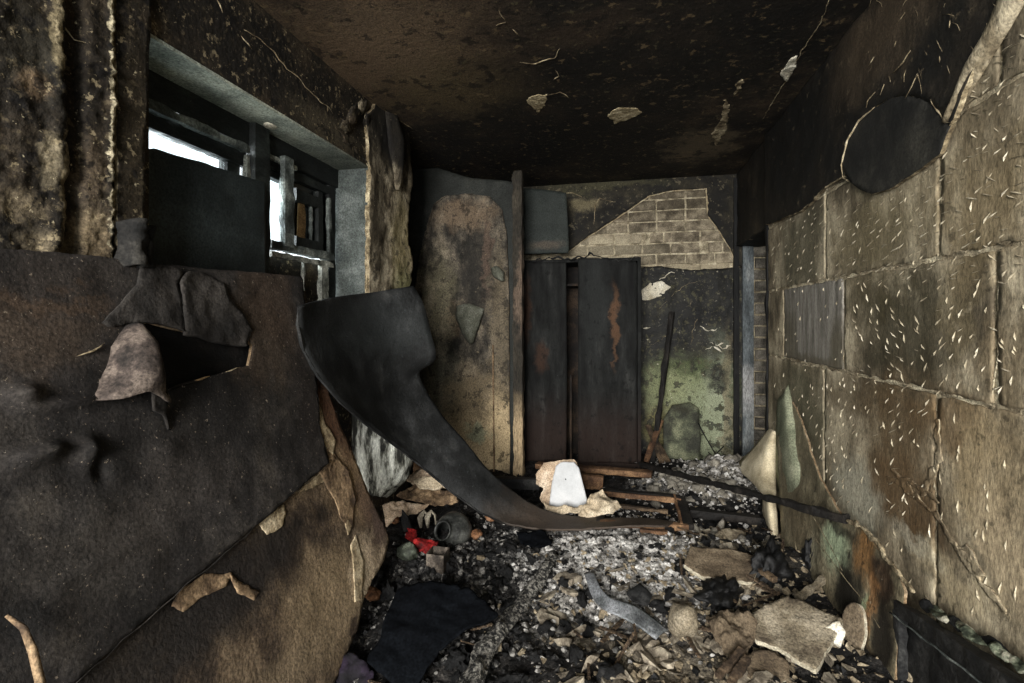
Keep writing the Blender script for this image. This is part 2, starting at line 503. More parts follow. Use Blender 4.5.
mat('back_soot', [(0.3, '0b0b0a'), (0.48, '16140f'), (0.62, '2b271d'), (0.75, '4a4433')], scale=5, detail=10, rough=0.7, bump=0.6, bscale=40,
    blobs=[stain(PB, 600, 186, 60, 5, '43402c', 0.7, 1.2), stain(PB, 585, 205, 14, 9, '7c7257', 0.6, 1.0), stain(PB, 590, 238, 12, 10, '1a1712', 0.8, 1.0)],
    specks=[('6d6450', 0.60, 18, 0.55), ('8d8268', 0.65, 40, 0.7)])
mat('back_lower', [(0.3, '0a0a0a'), (0.48, '131311'), (0.62, '22211c'), (0.76, '4a473c')], scale=5, detail=10, rough=0.62, bump=0.5, bscale=40,
    blobs=[stain(PB, 690, 385, 40, 26, '6d7650', 0.85, 1.2), stain(PB, 672, 395, 24, 30, '7f8361', 0.75, 1.2), stain(PB, 716, 410, 14, 60, '979c84', 0.85, 1.1),
           stain(PB, 700, 430, 22, 45, '858c70', 0.8, 1.2), stain(PB, 660, 430, 16, 20, '6a6440', 0.8, 1.0), stain(PB, 726, 400, 5, 60, '746a52', 0.7, 0.9),
           stain(PB, 690, 365, 26, 10, '3c4428', 0.8, 1.0), stain(PB, 716, 378, 12, 14, '1b1a14', 0.8, 0.9), stain(PB, 700, 352, 30, 8, '26241c', 0.7, 1.0)],
    specks=[('12110d', 0.545, 11, 0.8), ('4d4a35', 0.57, 22, 0.6), ('cfc7b0', 0.66, 26, 0.85), ('8b8672', 0.64, 50, 0.6)], warp=0.08, wscale=8)
mat('brick_scorched', [(0.36, '463f33'), (0.5, '696051'), (0.64, '8d836f')], scale=12, rough=0.92, bump=0.6, bscale=60, grain=0.4, rand=0.35, blobs=[stain(PB, 605, 252, 45, 16, 'a89e86', 0.65, 1.2), stain(PB, 700, 268, 40, 8, 'a3987f', 0.6, 1.2), stain(PB, 690, 200, 30, 12, '4a4336', 0.6, 1.2)])
mat('brick_sooty', [(0.36, '47443e'), (0.5, '6b665d'), (0.64, '8f897d')], scale=9, rough=0.92, bump=0.6, bscale=60, grain=0.4, rand=0.25)
mat('brick_mortar', [(0.38, '6f6654'), (0.5, 'a0957d'), (0.62, 'c4b99f')], scale=14, rough=0.95, bump=0.7, bscale=90)
mat('recess_soot', [(0.3, '12110f'), (0.55, '22201b'), (0.75, '38342b')], scale=4, rough=0.85, bump=0.5)
mat('floor_dirt', [(0.3, '14120f'), (0.6, '2e2a24')], scale=6, rough=0.95)

# ------------------------------------------------------------------ shell
fl = tag(box('floor', (XA, YF, -0.1), (1.6, YB + 0.1, 0.0), 'floor_dirt'), 'concrete floor buried under ash and rubble', 'floor', kind='structure')
ce = tag(box('ceiling', (XA - 0.3, YF - 0.2, ZC), (1.6, YB + 0.3, ZC + 0.12), 'soot_ceiling'), 'soot-black plaster ceiling of the burnt room', 'ceiling', kind='structure')

WY0, WY1, WZ0, WZ1, WX = 1.33, 2.79, 1.42, 2.37, -1.85
wl = tag(boxes('wall_left', [((WX - 0.05, YF, 0), (XL, WY0, ZC)), ((WX - 0.05, WY0, WZ1), (XL, WY1, ZC)), ((WX - 0.05, WY0, 0), (XL, WY1, WZ0)),
                             ((WX - 0.05, WY1, 0), (XL, YA, ZC))], 'wall_dark'), 'sooty plastered wall with a deep window opening', 'wall', kind='structure')
tag(boxes('wall_recess', [((XA - 0.1, YA, 0), (XA, YB, ZC)), ((XA - 0.1, YA - 0.02, 0), (XL - 0.02, YA, ZC))], 'recess_soot'), 'dark recess wall beyond the window pier', 'wall', kind='structure')
tag(boxes('wall_front', [((XA, YF - 0.12, 0), (-1.4, YF, ZC)), ((0.75, YF - 0.12, 0), (XR + 0.4, YF, ZC)), ((-1.4, YF - 0.12, 2.6), (0.75, YF, ZC))], 'wall_dark'),  # unseen wall; its opening is added to let the fill light in
    'sooty wall facing the wardrobe with an opening added for fill light', 'wall', kind='structure')

# wall of big blocks
rnd0 = random.Random(3)
DY0, DY1, DZ = 3.99, 4.98, 2.10
wr = tag(boxes('wall_right', [((XR, YF, 0), (XR + 0.42, DY0, ZC)), ((XR, DY0, DZ), (XR + 0.42, YB + 0.1, ZC)), ((XR + 0.42, DY0 - 0.4, 0), (XR + 0.5, YB + 0.4, ZC))], 'joint_mortar'),
         'scorched wall of big blocks covered in pale chisel marks', 'wall', kind='structure')
def block(y0, y1, z0, z1, m='block_brown', k=0):
    g = 0.009
    s = random.uniform(0, 40)
    # on this wall u runs against Y
    u0, u1 = -(y1 - g), -(y0 + g)
    outl = [(u0, z0 + g), (u1, z0 + g), (u1, z1 - g), (u0, z1 - g)]
    return plate('block', PR, outl, m, thick=0.013, cell=0.016, amp=0.010, disp=lambda u, v: 0.0022 * fbm(u, v, s, 5, 4), parent=wr, px=False, lift=-0.007)
def course(z0, z1, js, greys=()):
    for i, (a, b) in enumerate(zip(js[:-1], js[1:])):
        block(a, b, z0, z1, 'block_grey' if i in greys else 'block_brown')
course(0.02, 1.143, [0.2, 1.04, 1.995, 2.95, DY0])
course(1.143, 1.615, [0.2, 0.73, 1.717, 2.717, 3.617, DY0], greys=(3,))
course(1.615, 2.085, [0.2, 1.02, 1.973, 2.933, DY0])
course(2.085, 2.555, [0.2, 0.72, 1.70, 2.68, 3.6, DY0])
course(2.555, ZC - 0.005, [0.2, 1.0, 1.97, 2.93, DY0])

# black plaster coat still hanging on the upper wall
low = [(776, 222), (788, 216), (800, 212), (812, 202), (822, 190), (832, 183), (843, 178)]
bulge_low = [(848, 180), (858, 189), (872, 194), (888, 190), (903, 180), (922, 168), (940, 154)]
bulge_up = [(951, 126), (940, 111), (925, 100), (908, 95), (892, 98), (875, 107), (858, 122), (848, 140), (841, 165)]
right_up = [(955, 118), (966, 92), (978, 66), (990, 38), (1002, 14), (1012, -8)]
ceil_y = lambda Yv: None
coat = low + list(reversed(bulge_up)) + right_up
PRF = PR.off(0.026)
def PRpx(p): return PRF.uv(*p)
pts = [PRpx(p) for p in coat]
uf = -1.55
pts += [(uf, ZC - 0.004), (-DY0 + 0.0, ZC - 0.004), (-DY0, 2.12)]
plate('plaster_coat', PR, pts, ['soot_plaster', 'rim_plaster'], thick=0.016, cell=0.022, amp=0.007, disp=lambda u, v: 0.010 * fbm(u, v, 3, 4, 5), parent=wr, px=False, lift=0.012)
b = plate('plaster_bulge', PR, bulge_low + bulge_up, ['soot_smooth', 'rim_plaster'], thick=0.014, cell=0.018, amp=0.003,
          disp=lambda u, v: 0.004 * fbm(u, v, 9, 6, 4), parent=wr, lift=0.014)
plate('plaster_coat', PR, [(-YB, DZ), (-DY0 - 0.005, DZ), (-DY0 - 0.005, ZC - 0.004), (-YB, ZC - 0.004)], 'soot_plaster', thick=0.012, cell=0.03, amp=0.003, disp=rough(0.01, 5, 2), parent=wr, px=False)

def rim(name, pl, pts, r, m, parent, off=0.014, jit=0.006, step=0.02):
    front = pl.off(off)
    uv = [front.uv(*p) for p in pts]
    P = []
    for a, c in zip(uv[:-1], uv[1:]):
        l = math.dist(a, c); k = max(1, int(l / step))
        for j in range(k):
            t = j / k; P.append((a[0] + (c[0] - a[0]) * t, a[1] + (c[1] - a[1]) * t))
    P.append(uv[-1])
    s = random.uniform(0, 90)
    W = []; R = []
    for i, (u, v) in enumerate(P):
        W.append(pl.w(u + jit * noise.noise(Vector((u * 22, v * 22, s))), v + jit * noise.noise(Vector((u * 22, v * 22, s + 5))), off))
        e = min(1, 3 * min(i, len(P) - 1 - i) / len(P) + 0.25)
        R.append(max(0.0008, r * e * (0.75 + 0.9 * noise.noise(Vector((u * 30, v * 30, s + 9))))))
    return tube(name, W, R, m, n=6, parent=parent, amp=0.7, flat=0.5)
rim('broken_edge', PR, low + bulge_low + [(946, 140), (953, 124)], 0.006, 'rim_plaster', wr, off=0.022)
rim('broken_edge', PR, list(reversed(bulge_up[5:] + [(843, 178)])), 0.006, 'pale_plaster', wr, off=0.03)
rim('broken_edge', PR, [(930, 100), (938, 112), (945, 122), (953, 124)], 0.006, 'rim_plaster', wr, off=0.03)
rim('broken_edge', PR, [(905, 98), (912, 86), (918, 74), (922, 94)], 0.004, 'rim_plaster', wr, off=0.03)
rim('broken_edge', PR, [(893, 72), (903, 62), (911, 50)], 0.005, 'rim_plaster', wr, off=0.03)
rim('broken_edge', PR, [(880, 95), (884, 84)], 0.004, 'rim_plaster', wr, off=0.03)
rim('broken_edge', PR, [(866, 108), (868, 100), (875, 92)], 0.003, 'rim_plaster', wr, off=0.03)
def smear(name, pl, pts, wid, m, parent, thick=0.004, lift=0.008, cell=0.005, disp=0.004, var=1.0):
    uv = [Vector(pl.off(lift + thick).uv(*p)) for p in pts]
    P = []
    for a, c in zip(uv[:-1], uv[1:]):
        k = max(1, int((c - a).length / 0.02))
        for j in range(k): P.append(a.lerp(c, j / k))
    P.append(uv[-1])
    s = random.uniform(0, 90); L_, R_ = [], []
    for i, p in enumerate(P):
        t = (P[min(i + 1, len(P) - 1)] - P[max(i - 1, 0)]).normalized(); nn = Vector((-t.y, t.x))
        e = min(1, 0.35 + 4 * min(i, len(P) - 1 - i) / len(P))
        q = p + nn * wid * 0.7 * noise.noise(Vector((p.x * 9, p.y * 9, s + 3)))
        L_.append(tuple(q + nn * wid * e * max(0.25, 0.6 + var * noise.noise(Vector((p.x * 24, p.y * 24, s))))))
        R_.append(tuple(q - nn * wid * e * max(0.25, 0.6 + var * noise.noise(Vector((p.x * 24, p.y * 24, s + 7))))))
    return plate(name, pl, R_ + L_[::-1], m, thick, cell, wid * 0.25, rough(disp, 25, s), parent=parent, px=False, lift=lift)
# pale bent strip of torn plaster
a = [(1040, -60), (1012, -8), (995, 28), (975, 66), (962, 95), (954, 122)]
c = [(1064, -60), (1034, -8), (1013, 28), (992, 62), (974, 92), (959, 121)]
mat('torn_strip', [(0.36, '544a39'), (0.5, '766b56'), (0.64, '9c917a')], scale=12, rough=0.85, bump=0.5, stretch=(1, 1, 0.5))
rows = []
for p, q in zip(a, c):
    A, B_ = PR.at(*p), PR.at(*q)
    rows.append([A + Vector((-0.022, 0, 0)), A.lerp(B_, 0.4) + Vector((-0.036, 0, 0)), A.lerp(B_, 0.75) + Vector((-0.028, 0, 0)), B_ + Vector((-0.006, 0, 0))])
loft('torn_strip', rows, 'torn_strip', 0.008, wr, sub=3, amp=0.006, sc=14)

for k in range(26):
    x = rnd0.uniform(860, 1000); y = rnd0.uniform(5, 85)
    if y > 130 - (x - 850) * 0.75 + 20: continue
    l = rnd0.uniform(4, 14); an = math.radians(rnd0.gauss(100, 25))
    rim('scratch', PR, [(x, y), (x + l * math.cos(an) * .5, y - l * math.sin(an) * .5), (x + l * math.cos(an), y - l * math.sin(an))], 0.0022, 'rim_plaster', wr, off=0.03, jit=0.01)
# raised mortar runs, ridges and scars
for P_ in ([(942, 160), (943, 190), (941, 225), (938, 256)], [(998, 258), (999, 300), (997, 345), (992, 395)],
           [(831, 281), (860, 275), (900, 266), (938, 257)], [(938, 257), (965, 250), (1000, 243), (1030, 238)],
           [(845, 300), (846, 330), (843, 362)], [(781, 361), (812, 366), (845, 371), (880, 379), (940, 393), (1000, 408)], [(827, 196), (828, 240), (826, 280)],
           [(825, 372), (826, 410), (824, 440)]):
    smear('mortar_run', PR, P_, 0.008, 'joint_mortar', wr, 0.002, 0.003, 0.005, 0.001, 1.8)
mat('ridge_plaster', [(0.38, '584c39'), (0.5, '7d705a'), (0.62, 'a5997f')], scale=24, rough=0.95, bump=0.8, bscale=60)
for P_, r in (([(890, 468), (905, 488), (920, 502), (935, 518), (950, 540), (968, 562), (985, 588), (1005, 612)], 0.014),
              ([(937, 420), (938, 450), (932, 478), (920, 496)], 0.013), ([(885, 478), (905, 480), (925, 490), (938, 505)], 0.012),
              ([(955, 545), (972, 556), (985, 575)], 0.016)):
    smear('plaster_ridge', PR, P_, r * 1.5, ['block_brown', 'ridge_plaster'], wr, 0.007, 0.002, 0.006, 0.004, 1.6)

# chisel marks: pale slivers hacked into the blocks
rnd = random.Random(5)
cv = []; cf = []
coat_poly = [PRpx(p) for p in low] + [PRpx(p) for p in bulge_low] + [PRpx(p) for p in right_up] + [(uf, ZC), (-YB, ZC)]
def field(x, y):
    if y > 395 and x > 930: return 92, 10, 17, 0.14
    if y > 440 and x > 850: return 70, 35, 10, 0.3
    if y > 385: return (72, 16, 7.5, 1.0) if x < 860 else (48, 25, 10, 0.6)
    if y > 285:
        if x < 848: return 80, 8, 6, 0.25
        if x > 995: return 120, 20, 12, 0.35
        return (118, 25, 11, 0.6) if x < 925 else (62, 18, 12, 0.35)
    if x < 835: return 58, 12, 8, 1.0
    if x < 945: return 36, 14, 10.5, 1.0
    return 24, 28, 13, 0.7
spots = []
yy = 40
while yy < 640:
    xx = 778
    while xx < 1150:
        spots.append((xx + rnd.uniform(-5, 5), yy + rnd.uniform(-4, 4))); xx += 9.5 + (xx - 778) * 0.018
    yy += 7.5
for (x, y) in spots:
    ang, da, ln, dn = field(x, y)
    if rnd.random() > dn * 0.95: continue
    u, v = PRpx((x, y))
    if inside(coat_poly, np.array([[u, v]]))[0]: continue
    if y > 320 + (x - 620) * 0.9 + 10 or u > -0.9: continue
    an = math.radians(ang + rnd.gauss(0, da)); l = ln * rnd.uniform(0.5, 1.1) * (0.85 + 0.2 * (x - 780) / 240)
    dx, dy = math.cos(an) * l / 2, -math.sin(an) * l / 2
    A = PR.at(x - dx, y - dy); Bp = PR.at(x + dx, y + dy)
    d = Bp - A; nrm = Vector((-1, 0, 0)); sdir = d.cross(nrm).normalized()
    wdt = 0.0011 + 0.0018 * rnd.random() ** 2.2
    m1 = A.lerp(Bp, 0.4); o = len(cv)
    surf = Vector((-0.0055, 0, 0)); hgt = Vector((-0.006, 0, 0))
    cv += [A + surf, m1 + sdir * wdt + surf, Bp + surf, m1 - sdir * wdt + surf, m1 + surf + hgt]
    cf += [(o, o + 1, o + 4), (o + 1, o + 2, o + 4), (o + 2, o + 3, o + 4), (o + 3, o, o + 4), (o + 3, o + 2, o + 1, o)]
# small round knocks low on the wall
tag(link('chisel_marks', mesh_of('chisel_marks', cv, cf, False), 'chip_white', wr), kind='stuff')

# ------------------------------------------------------------------ back wall
wb = tag(box('wall_back', (XA - 0.1, YB, 0), (1.6, YB + 0.15, ZC), 'brick_mortar'), 'sooty back wall with plaster fallen off pale bricks', 'wall', kind='structure')
patch = [(560, 258), (570, 250), (590, 235), (610, 222), (628, 210), (650, 195), (672, 190), (706, 188), (708, 215), (716, 226), (730, 247), (735, 262), (735, 276), (630, 276), (630, 262)]
puv = [PB.uv(*p) for p in patch]
big = []
cu, cvv = sum(p[0] for p in puv) / len(puv), sum(p[1] for p in puv) / len(puv)
big = [(cu + (p[0] - cu) * 1.12, cvv + (p[1] - cvv) * 1.2) for p in puv]
def brick_mesh(seed):
    r = random.Random(seed); bm = bmesh.new()
    bmesh.ops.create_cube(bm, size=1)
    for v in bm.verts: v.co += Vector((r.uniform(-.02, .02), r.uniform(-.04, .04), r.uniform(-.05, .05)))
    bmesh.ops.bevel(bm, geom=bm.edges[:], offset=0.035, segments=1, affect='EDGES')
    me = bpy.data.meshes.new('brick'); bm.to_mesh(me); bm.free(); return me
BR = []
for k in range(5):
    me = brick_mesh(k); me.materials.append(MATS['brick_scorched']); BR.append(me)
BH, BW = 0.108, 0.272
z = 1.78; row = 0
while z < 2.7:
    x = -0.6 + (BW / 2 if row % 2 else 0)
    while x < 1.2:
        bw = BW if rnd.random() > 0.25 else BW / 2
        if inside(big, np.array([[-x if PB.u.x < 0 else x, z]]))[0]:
            place('brick', rnd.choice(BR), (x, YB - 0.004 + rnd.uniform(-0.004, 0.004), z), (bw - 0.018, 0.03, BH - 0.019), (rnd.uniform(-.02, .02), rnd.uniform(-.015, .015), 0), parent=wb)
        x += bw
    z += BH; row += 1
top_coat = [(440, 165), (745, 160), (745, 270), (737, 264), (730, 248), (716, 226), (708, 216), (706, 189), (672, 190), (650, 195), (628, 210), (610, 222), (590, 235), (566, 253), (440, 258)]
plate('plaster_coat', PB, top_coat, ['back_soot', 'rim_plaster'], 0.016, 0.02, 0.006, rough(0.008, 6, 4), parent=wb, lift=0.02)
plate('plaster_coat', PB, [(500, 268), (600, 269), (660, 266), (690, 270), (745, 267), (745, 510), (500, 510)], ['back_lower', 'rim_plaster'], 0.016, 0.02, 0.008, rough(0.012, 6, 8), parent=wb, lift=0.016)
rim('broken_edge', PB, [(566, 254), (590, 236), (610, 223), (628, 211), (650, 196), (672, 191), (706, 189), (708, 216), (716, 227), (730, 249), (736, 263)], 0.012, 'pale_plaster', wb, off=0.034)
rim('broken_edge', PB, [(594, 224), (595, 206), (600, 198), (608, 201), (616, 202)], 0.010, 'rim_plaster', wb, off=0.038)
rim('broken_edge', PB, [(562, 194), (572, 193), (582, 197)], 0.010, 'rim_plaster', wb, off=0.038)
mat('white_plaster', [(0.3, 'a59c86'), (0.5, 'c6bfac'), (0.7, 'ded9ca')], scale=9, rough=0.95, bump=0.5)
plate('plaster_flake', PB, [(642, 290), (650, 283), (662, 281), (671, 287), (662, 296), (650, 300), (642, 300)], 'white_plaster', 0.01, 0.015, 0.008, rough(0.012, 12), parent=wb, lift=0.03)
for P_ in ([(658, 281), (668, 274), (674, 272)], [(699, 326), (708, 330), (718, 329)], [(718, 346), (726, 350), (733, 343)], [(704, 350), (712, 347), (722, 352)],
           [(643, 330), (650, 326)], [(706, 341), (718, 346), (730, 340)]):
    rim('plaster_crumb', PB, P_, 0.018, 'white_plaster', wb, off=0.03, jit=0.03)
for P_ in ([(655, 312), (668, 300), (680, 288), (700, 280)], [(650, 345), (664, 338), (676, 326)], [(690, 300), (696, 320), (690, 345)]):
    rim('plaster_crack', PB, P_, 0.004, 'rim_plaster', wb, off=0.034, jit=0.03)
mat('scorched_board', [(0.38, '2b2c23'), (0.5, '4c4f3e'), (0.62, '76785f')], scale=5, rough=0.7, bump=0.4,
    blobs=[((0.43, 4.8, 0.40), (0.12, 3, 0.10), '23231d', 0.8, 1.0), ((0.3, 4.8, 0.60), (0.3, 3, 0.07), '2b2a1d', 0.9, 0.9)])

# ------------------------------------------------------------------ doorway at the far end
mat('jamb_blue', [(0.36, '3b4042'), (0.5, '5b6163'), (0.64, '8f9290')], scale=5, rough=0.7, bump=0.5, bscale=30, stretch=(1, 1, 0.3),
    blobs=[((1.2, 5, 0.75), (1, 3, 0.2), 'a9a7a4', 0.6, 1.0)], specks=[('b7b3aa', 0.68, 60, 0.6)])  # pale blob low on the jamb is light painted into the colour
mat('char_black', [(0.3, '060606'), (0.55, '0f0f0f'), (0.75, '1e1d1c')], scale=8, rough=0.7, bump=0.6, bscale=30)
d1 = tag(empty('door_1', (XR, 4.5, 0)), 'dark doorway with blue-grey jamb and bare bricks', 'doorway', kind='structure')
beam('jamb', (XR + 0.085, 4.955, 0), (XR + 0.085, 4.955, DZ), 0.10, 0.045, 'jamb_blue', d1, 0.004, up=(0, 1, 0))
beam('casing', (XR - 0.015, 4.965, 0.0), (XR - 0.015, 4.965, 2.75), 0.05, 0.045, 'char_black', d1, 0.004, up=(0, 1, 0), seg=20)
beam('casing', (XR + 0.0, DY0 + 0.005, 0.0), (XR + 0.0, DY0 + 0.005, DZ + 0.2), 0.03, 0.035, 'char_black', d1, 0.012, up=(0, 1, 0), seg=24)
beam('lintel', (XR + 0.14, DY0, DZ + 0.03), (XR + 0.14, YB - 0.02, DZ + 0.03), 0.30, 0.07, 'char_black', d1, 0.01)
BS = []
for k in range(4):
    me = brick_mesh(20 + k); me.materials.append(MATS['brick_sooty']); BS.append(me)
for r_ in range(19):
    zz = 0.05 + r_ * BH
    for k in range(2):
        xx = XR + 0.145 + (0.07 if r_ % 2 else 0.0) + k * 0.19
        place('brick', rnd.choice(BS), (xx + 0.03, 4.985 + rnd.uniform(-.006, .006), zz + 0.05), (0.175, 0.03, BH - 0.018), (0, rnd.uniform(-.02, .02), 0), parent=wb)

# ------------------------------------------------------------------ window wall relief
s0 = 4.4
def crumble(u, v):
    # u runs with Y on this wall
    y = u
    d = 0.007 * fbm(u, v, s0, 5, 5) + 0.005 * fbm(u, v, s0 + 4, 18, 3) + 0.005 * fbm(u, v, s0 + 9, 45, 2)
    g = 1.085 + 0.022 * noise.noise(Vector((v * 3, 0, 3))) + 0.012 * noise.noise(Vector((v * 11, 4, 3))) + 0.007 * noise.noise(Vector((v * 30, 4, 8)))
    d -= 0.07 * math.exp(-((y - g) / 0.017) ** 2)
    d += 0.02 * math.exp(-((y - 1.185) / 0.012) ** 2) * 0.5 * (0.6 + 1.2 * fbm(u, v, 7, 40, 3))
    d += 0.022 * math.exp(-((y - g + 0.05) / 0.022) ** 2) * (0.5 + noise.noise(Vector((v * 6, 2, 2))))
    return d
uS = 1 if PL.u.y > 0 else -1
def yz(pl): return None
plate('plaster_crumbling', PL, [(0.2 * uS, 1.0), (1.19 * uS, 1.0), (1.19 * uS, ZC - 0.005), (0.2 * uS, ZC - 0.005)] if uS > 0 else [(-1.19, 1.0), (-0.2, 1.0), (-0.2, ZC - 0.005), (-1.19, ZC - 0.005)],
      'wall_dark', 0.05, 0.008, 0.003, lambda u, v: crumble(u * uS, v), parent=wl, px=False, lift=-0.02)
mat('edge_lime', [(0.38, '2c2519'), (0.48, '6d6048'), (0.56, 'a3967a'), (0.68, 'cfc6a8')], scale=34, rough=0.95, bump=1.0, bscale=60)
# long roots of cracked plaster edges
for P_, r in (([(38, -2), (55, 20), (75, 38), (98, 48)], 0.006), ([(245, 30), (265, 45), (285, 65), (300, 80), (318, 98), (333, 112)], 0.006), ([(240, 35), (252, 48)], 0.004), ([(217, 0), (224, 14)], 0.004), ([(285, 15), (300, 28), (318, 35)], 0.003), ([(132, 20), (150, 36)], 0.003)):
    rim('broken_edge', PL, P_, r, 'rim_plaster', wl, off=0.02, jit=0.02)
# smooth dark pier beside the window
plate('plaster_coat', PL, [(116, -40), (152, -40), (150, 38), (146, 150), (143, 290), (118, 290)], ['wall_dark', 'rim_plaster'], 0.014, 0.012, 0.003, rough(0.006, 8, 2), parent=wl, lift=0.008)
# pier beyond the window: streaked plaster with a torn far edge
plate('plaster_coat', PL, [(370, 166), (367, 116), (380, 100), (398, 106), (409, 128), (411, 160), (413, 180), (409, 210), (408, 240), (413, 262), (412, 280), (405, 300), (400, 330), (369, 330)], ['pier_plaster', 'rim_plaster'], 0.03, 0.012, 0.012, rough(0.008, 7, 6), parent=wl, lift=-0.008)
rim('broken_edge', PL, [(369, 170), (368, 210), (368, 250), (366, 300)], 0.008, 'pale_plaster', wl, off=0.006, jit=0.008)
loft('plaster_flap', [[PL.at(381, 112) + Vector((.03, 0, 0)), PL.at(386, 112) + Vector((.07, 0, 0))], [PL.at(384, 140) + Vector((.03, 0, 0)), PL.at(391, 140) + Vector((.09, 0, 0))],
                      [PL.at(388, 165) + Vector((.03, 0, 0)), PL.at(394, 165) + Vector((.08, 0, 0))], [PL.at(392, 190) + Vector((.025, 0, 0)), PL.at(394, 190) + Vector((.04, 0, 0))]], 'pier_plaster', 0.012, wl, sub=3, amp=0.01, sc=20)
# torn lump where lintel, pier and ceiling meet
for (x, y, sz, sq, sd) in ((352, 118, 0.07, (0.25, 1.1, 0.9), 1), (361, 108, 0.05, (0.3, 0.8, 1.3), 2), (345, 128, 0.05, (0.3, 1.3, 0.6), 3), (366, 124, 0.045, (0.3, 0.8, 1.4), 4)):
    me = lump_mesh('torn_plaster', sz, sd, 3, 0.6, 2.0, sq); me.materials.append(MATS['wall_dark'] if sd != 2 else MATS['pier_plaster'])
    p = PL.at(x, y); place('torn_plaster', me, p + Vector((0.01, 0, 0)), 1, (sd, 0.3, 0.2), parent=wl)
rim('broken_edge', PL, [(335, 128), (345, 140), (358, 152), (367, 165)], 0.012, 'soot_plaster', wl, off=0.03, jit=0.03)
# lining of the window opening
box('lintel_soffit', (WX + 0.045, WY0, WZ1 - 0.012), (XL + 0.004, WY1, WZ1), 'reveal_grey', wl)
mat('reveal_dull', [(0.36, '393e3c'), (0.5, '4a4f4c'), (0.64, '606562')], scale=6, rough=0.9, bump=0.4, bscale=45, specks=[('2c2e2a', 0.63, 30, 0.5)])
box('reveal', (WX + 0.045, WY1 - 0.012, WZ0), (XL + 0.004, WY1, WZ1 - 0.012), 'reveal_dull', wl)
me = lump_mesh('plaster_spot', 0.03, 9, 2, 0.3, 2, (1, 1.6, 0.25)); me.materials.append(MATS['white_plaster'])
place('plaster_spot', me, atZ(270, 126, WZ1 - 0.012), 1, (0, 0, 0.4), parent=wl)
# strip of sooty plaster in the recess
plate('plaster_coat', Plane((XA + 0.002, 0, 0), (1, 0, 0)), [((YA + 0.03) * uS, 0.3), ((YB - 0.03) * uS, 0.3), ((YB - 0.03) * uS, ZC - 0.01), ((YA + 0.03) * uS, ZC - 0.01)], 'soot_plaster', 0.012, 0.03, 0.004, rough(0.012, 5, 2), parent=wl, px=False)

# ------------------------------------------------------------------ ceiling scars
mat('ceiling_scar', [(0.36, '6b5f47'), (0.5, '988a6c'), (0.64, 'b8ab8c')], scale=18, rough=0.95, bump=0.5)
for outl in ([(526, 101), (536, 95), (547, 95), (545, 106), (538, 112)], [(608, 115), (618, 108), (636, 108), (642, 113), (630, 119), (615, 124)],
             [(737, 84), (743, 79), (741, 90), (734, 95)], [(725, 100), (730, 105), (726, 130), (716, 146), (712, 134), (720, 120)]):
    plate('bare_patch', PC, outl, 'ceiling_scar' if outl[0][0] < 720 else 'rim_plaster', 0.004, 0.005, 0.014, rough(0.003, 20), parent=ce)
for P_, r in (([(520, 62), (535, 64), (553, 58), (560, 48)], 0.004), ([(547, 96), (560, 92), (570, 98)], 0.005), ([(500, 10), (505, 22), (495, 26)], 0.004), ([(512, 30), (518, 36)], 0.004), ([(556, 70), (560, 76), (553, 80)], 0.003), ([(384, 110), (398, 119), (412, 129)], 0.005)):
    rim('blister_edge', PC, P_, r, 'rim_plaster', ce, off=0.004, jit=0.012)
for P_, r in (([(829, 0), (822, 20), (810, 38), (800, 55), (788, 78), (777, 95), (765, 115), (762, 122)], 0.005),):
    rim('crack_edge', PC, P_, r * .7, 'rim_plaster', ce, off=0.004, jit=0.012)
plate('bare_patch', PC, [(780, 75), (790, 60), (798, 55), (795, 68), (787, 82)], 'white_plaster', 0.006, 0.008, 0.008, rough(0.004, 20), parent=ce)

# ------------------------------------------------------------------ window
mat('frame_black', [(0.3, '0e1010'), (0.55, '1b1e1d'), (0.75, '363b38')], scale=8, rough=0.6, bump=0.5, bscale=40, stretch=(1, 0.4, 1), specks=[('8b9089', 0.68, 50, 0.6)])
mat('frame_grey', [(0.38, '2e3230'), (0.5, '4e5350'), (0.62, '7b807a')], scale=10, rough=0.6, bump=0.5, bscale=40)
mat('frame_pale', [(0.38, '4c4e48'), (0.5, '7b7d75'), (0.62, 'a9aaa0')], scale=12, rough=0.6, bump=0.5, bscale=40)
mat('soot_glass', [(0.3, '07090a'), (0.55, '0e1213'), (0.75, '1c2122')], scale=6, rough=0.18, bump=0.1, spec=0.5)
mat('tan_paper_and_leak', [(0.3, '7d6446'), (0.5, 'a88a63'), (0.7, 'c9ae86')], scale=10, rough=0.9, bump=0.4)  # also colours the painted light leak in the casement
g = bpy.data.materials.new('clear_glass'); g.use_nodes = True
nt = g.node_tree; nt.nodes.clear()
o_ = nt.nodes.new('ShaderNodeOutputMaterial'); t_ = nt.nodes.new('ShaderNodeBsdfTransparent'); gl = nt.nodes.new('ShaderNodeBsdfGlossy'); mx = nt.nodes.new('ShaderNodeMixShader')
t_.inputs[0].default_value = (0.93, 0.96, 0.96, 1); gl.inputs['Roughness'].default_value = 0.12; mx.inputs[0].default_value = 0.07
nt.links.new(t_.outputs[0], mx.inputs[1]); nt.links.new(gl.outputs[0], mx.inputs[2]); nt.links.new(mx.outputs[0], o_.inputs[0])
MATS['clear_glass'] = g

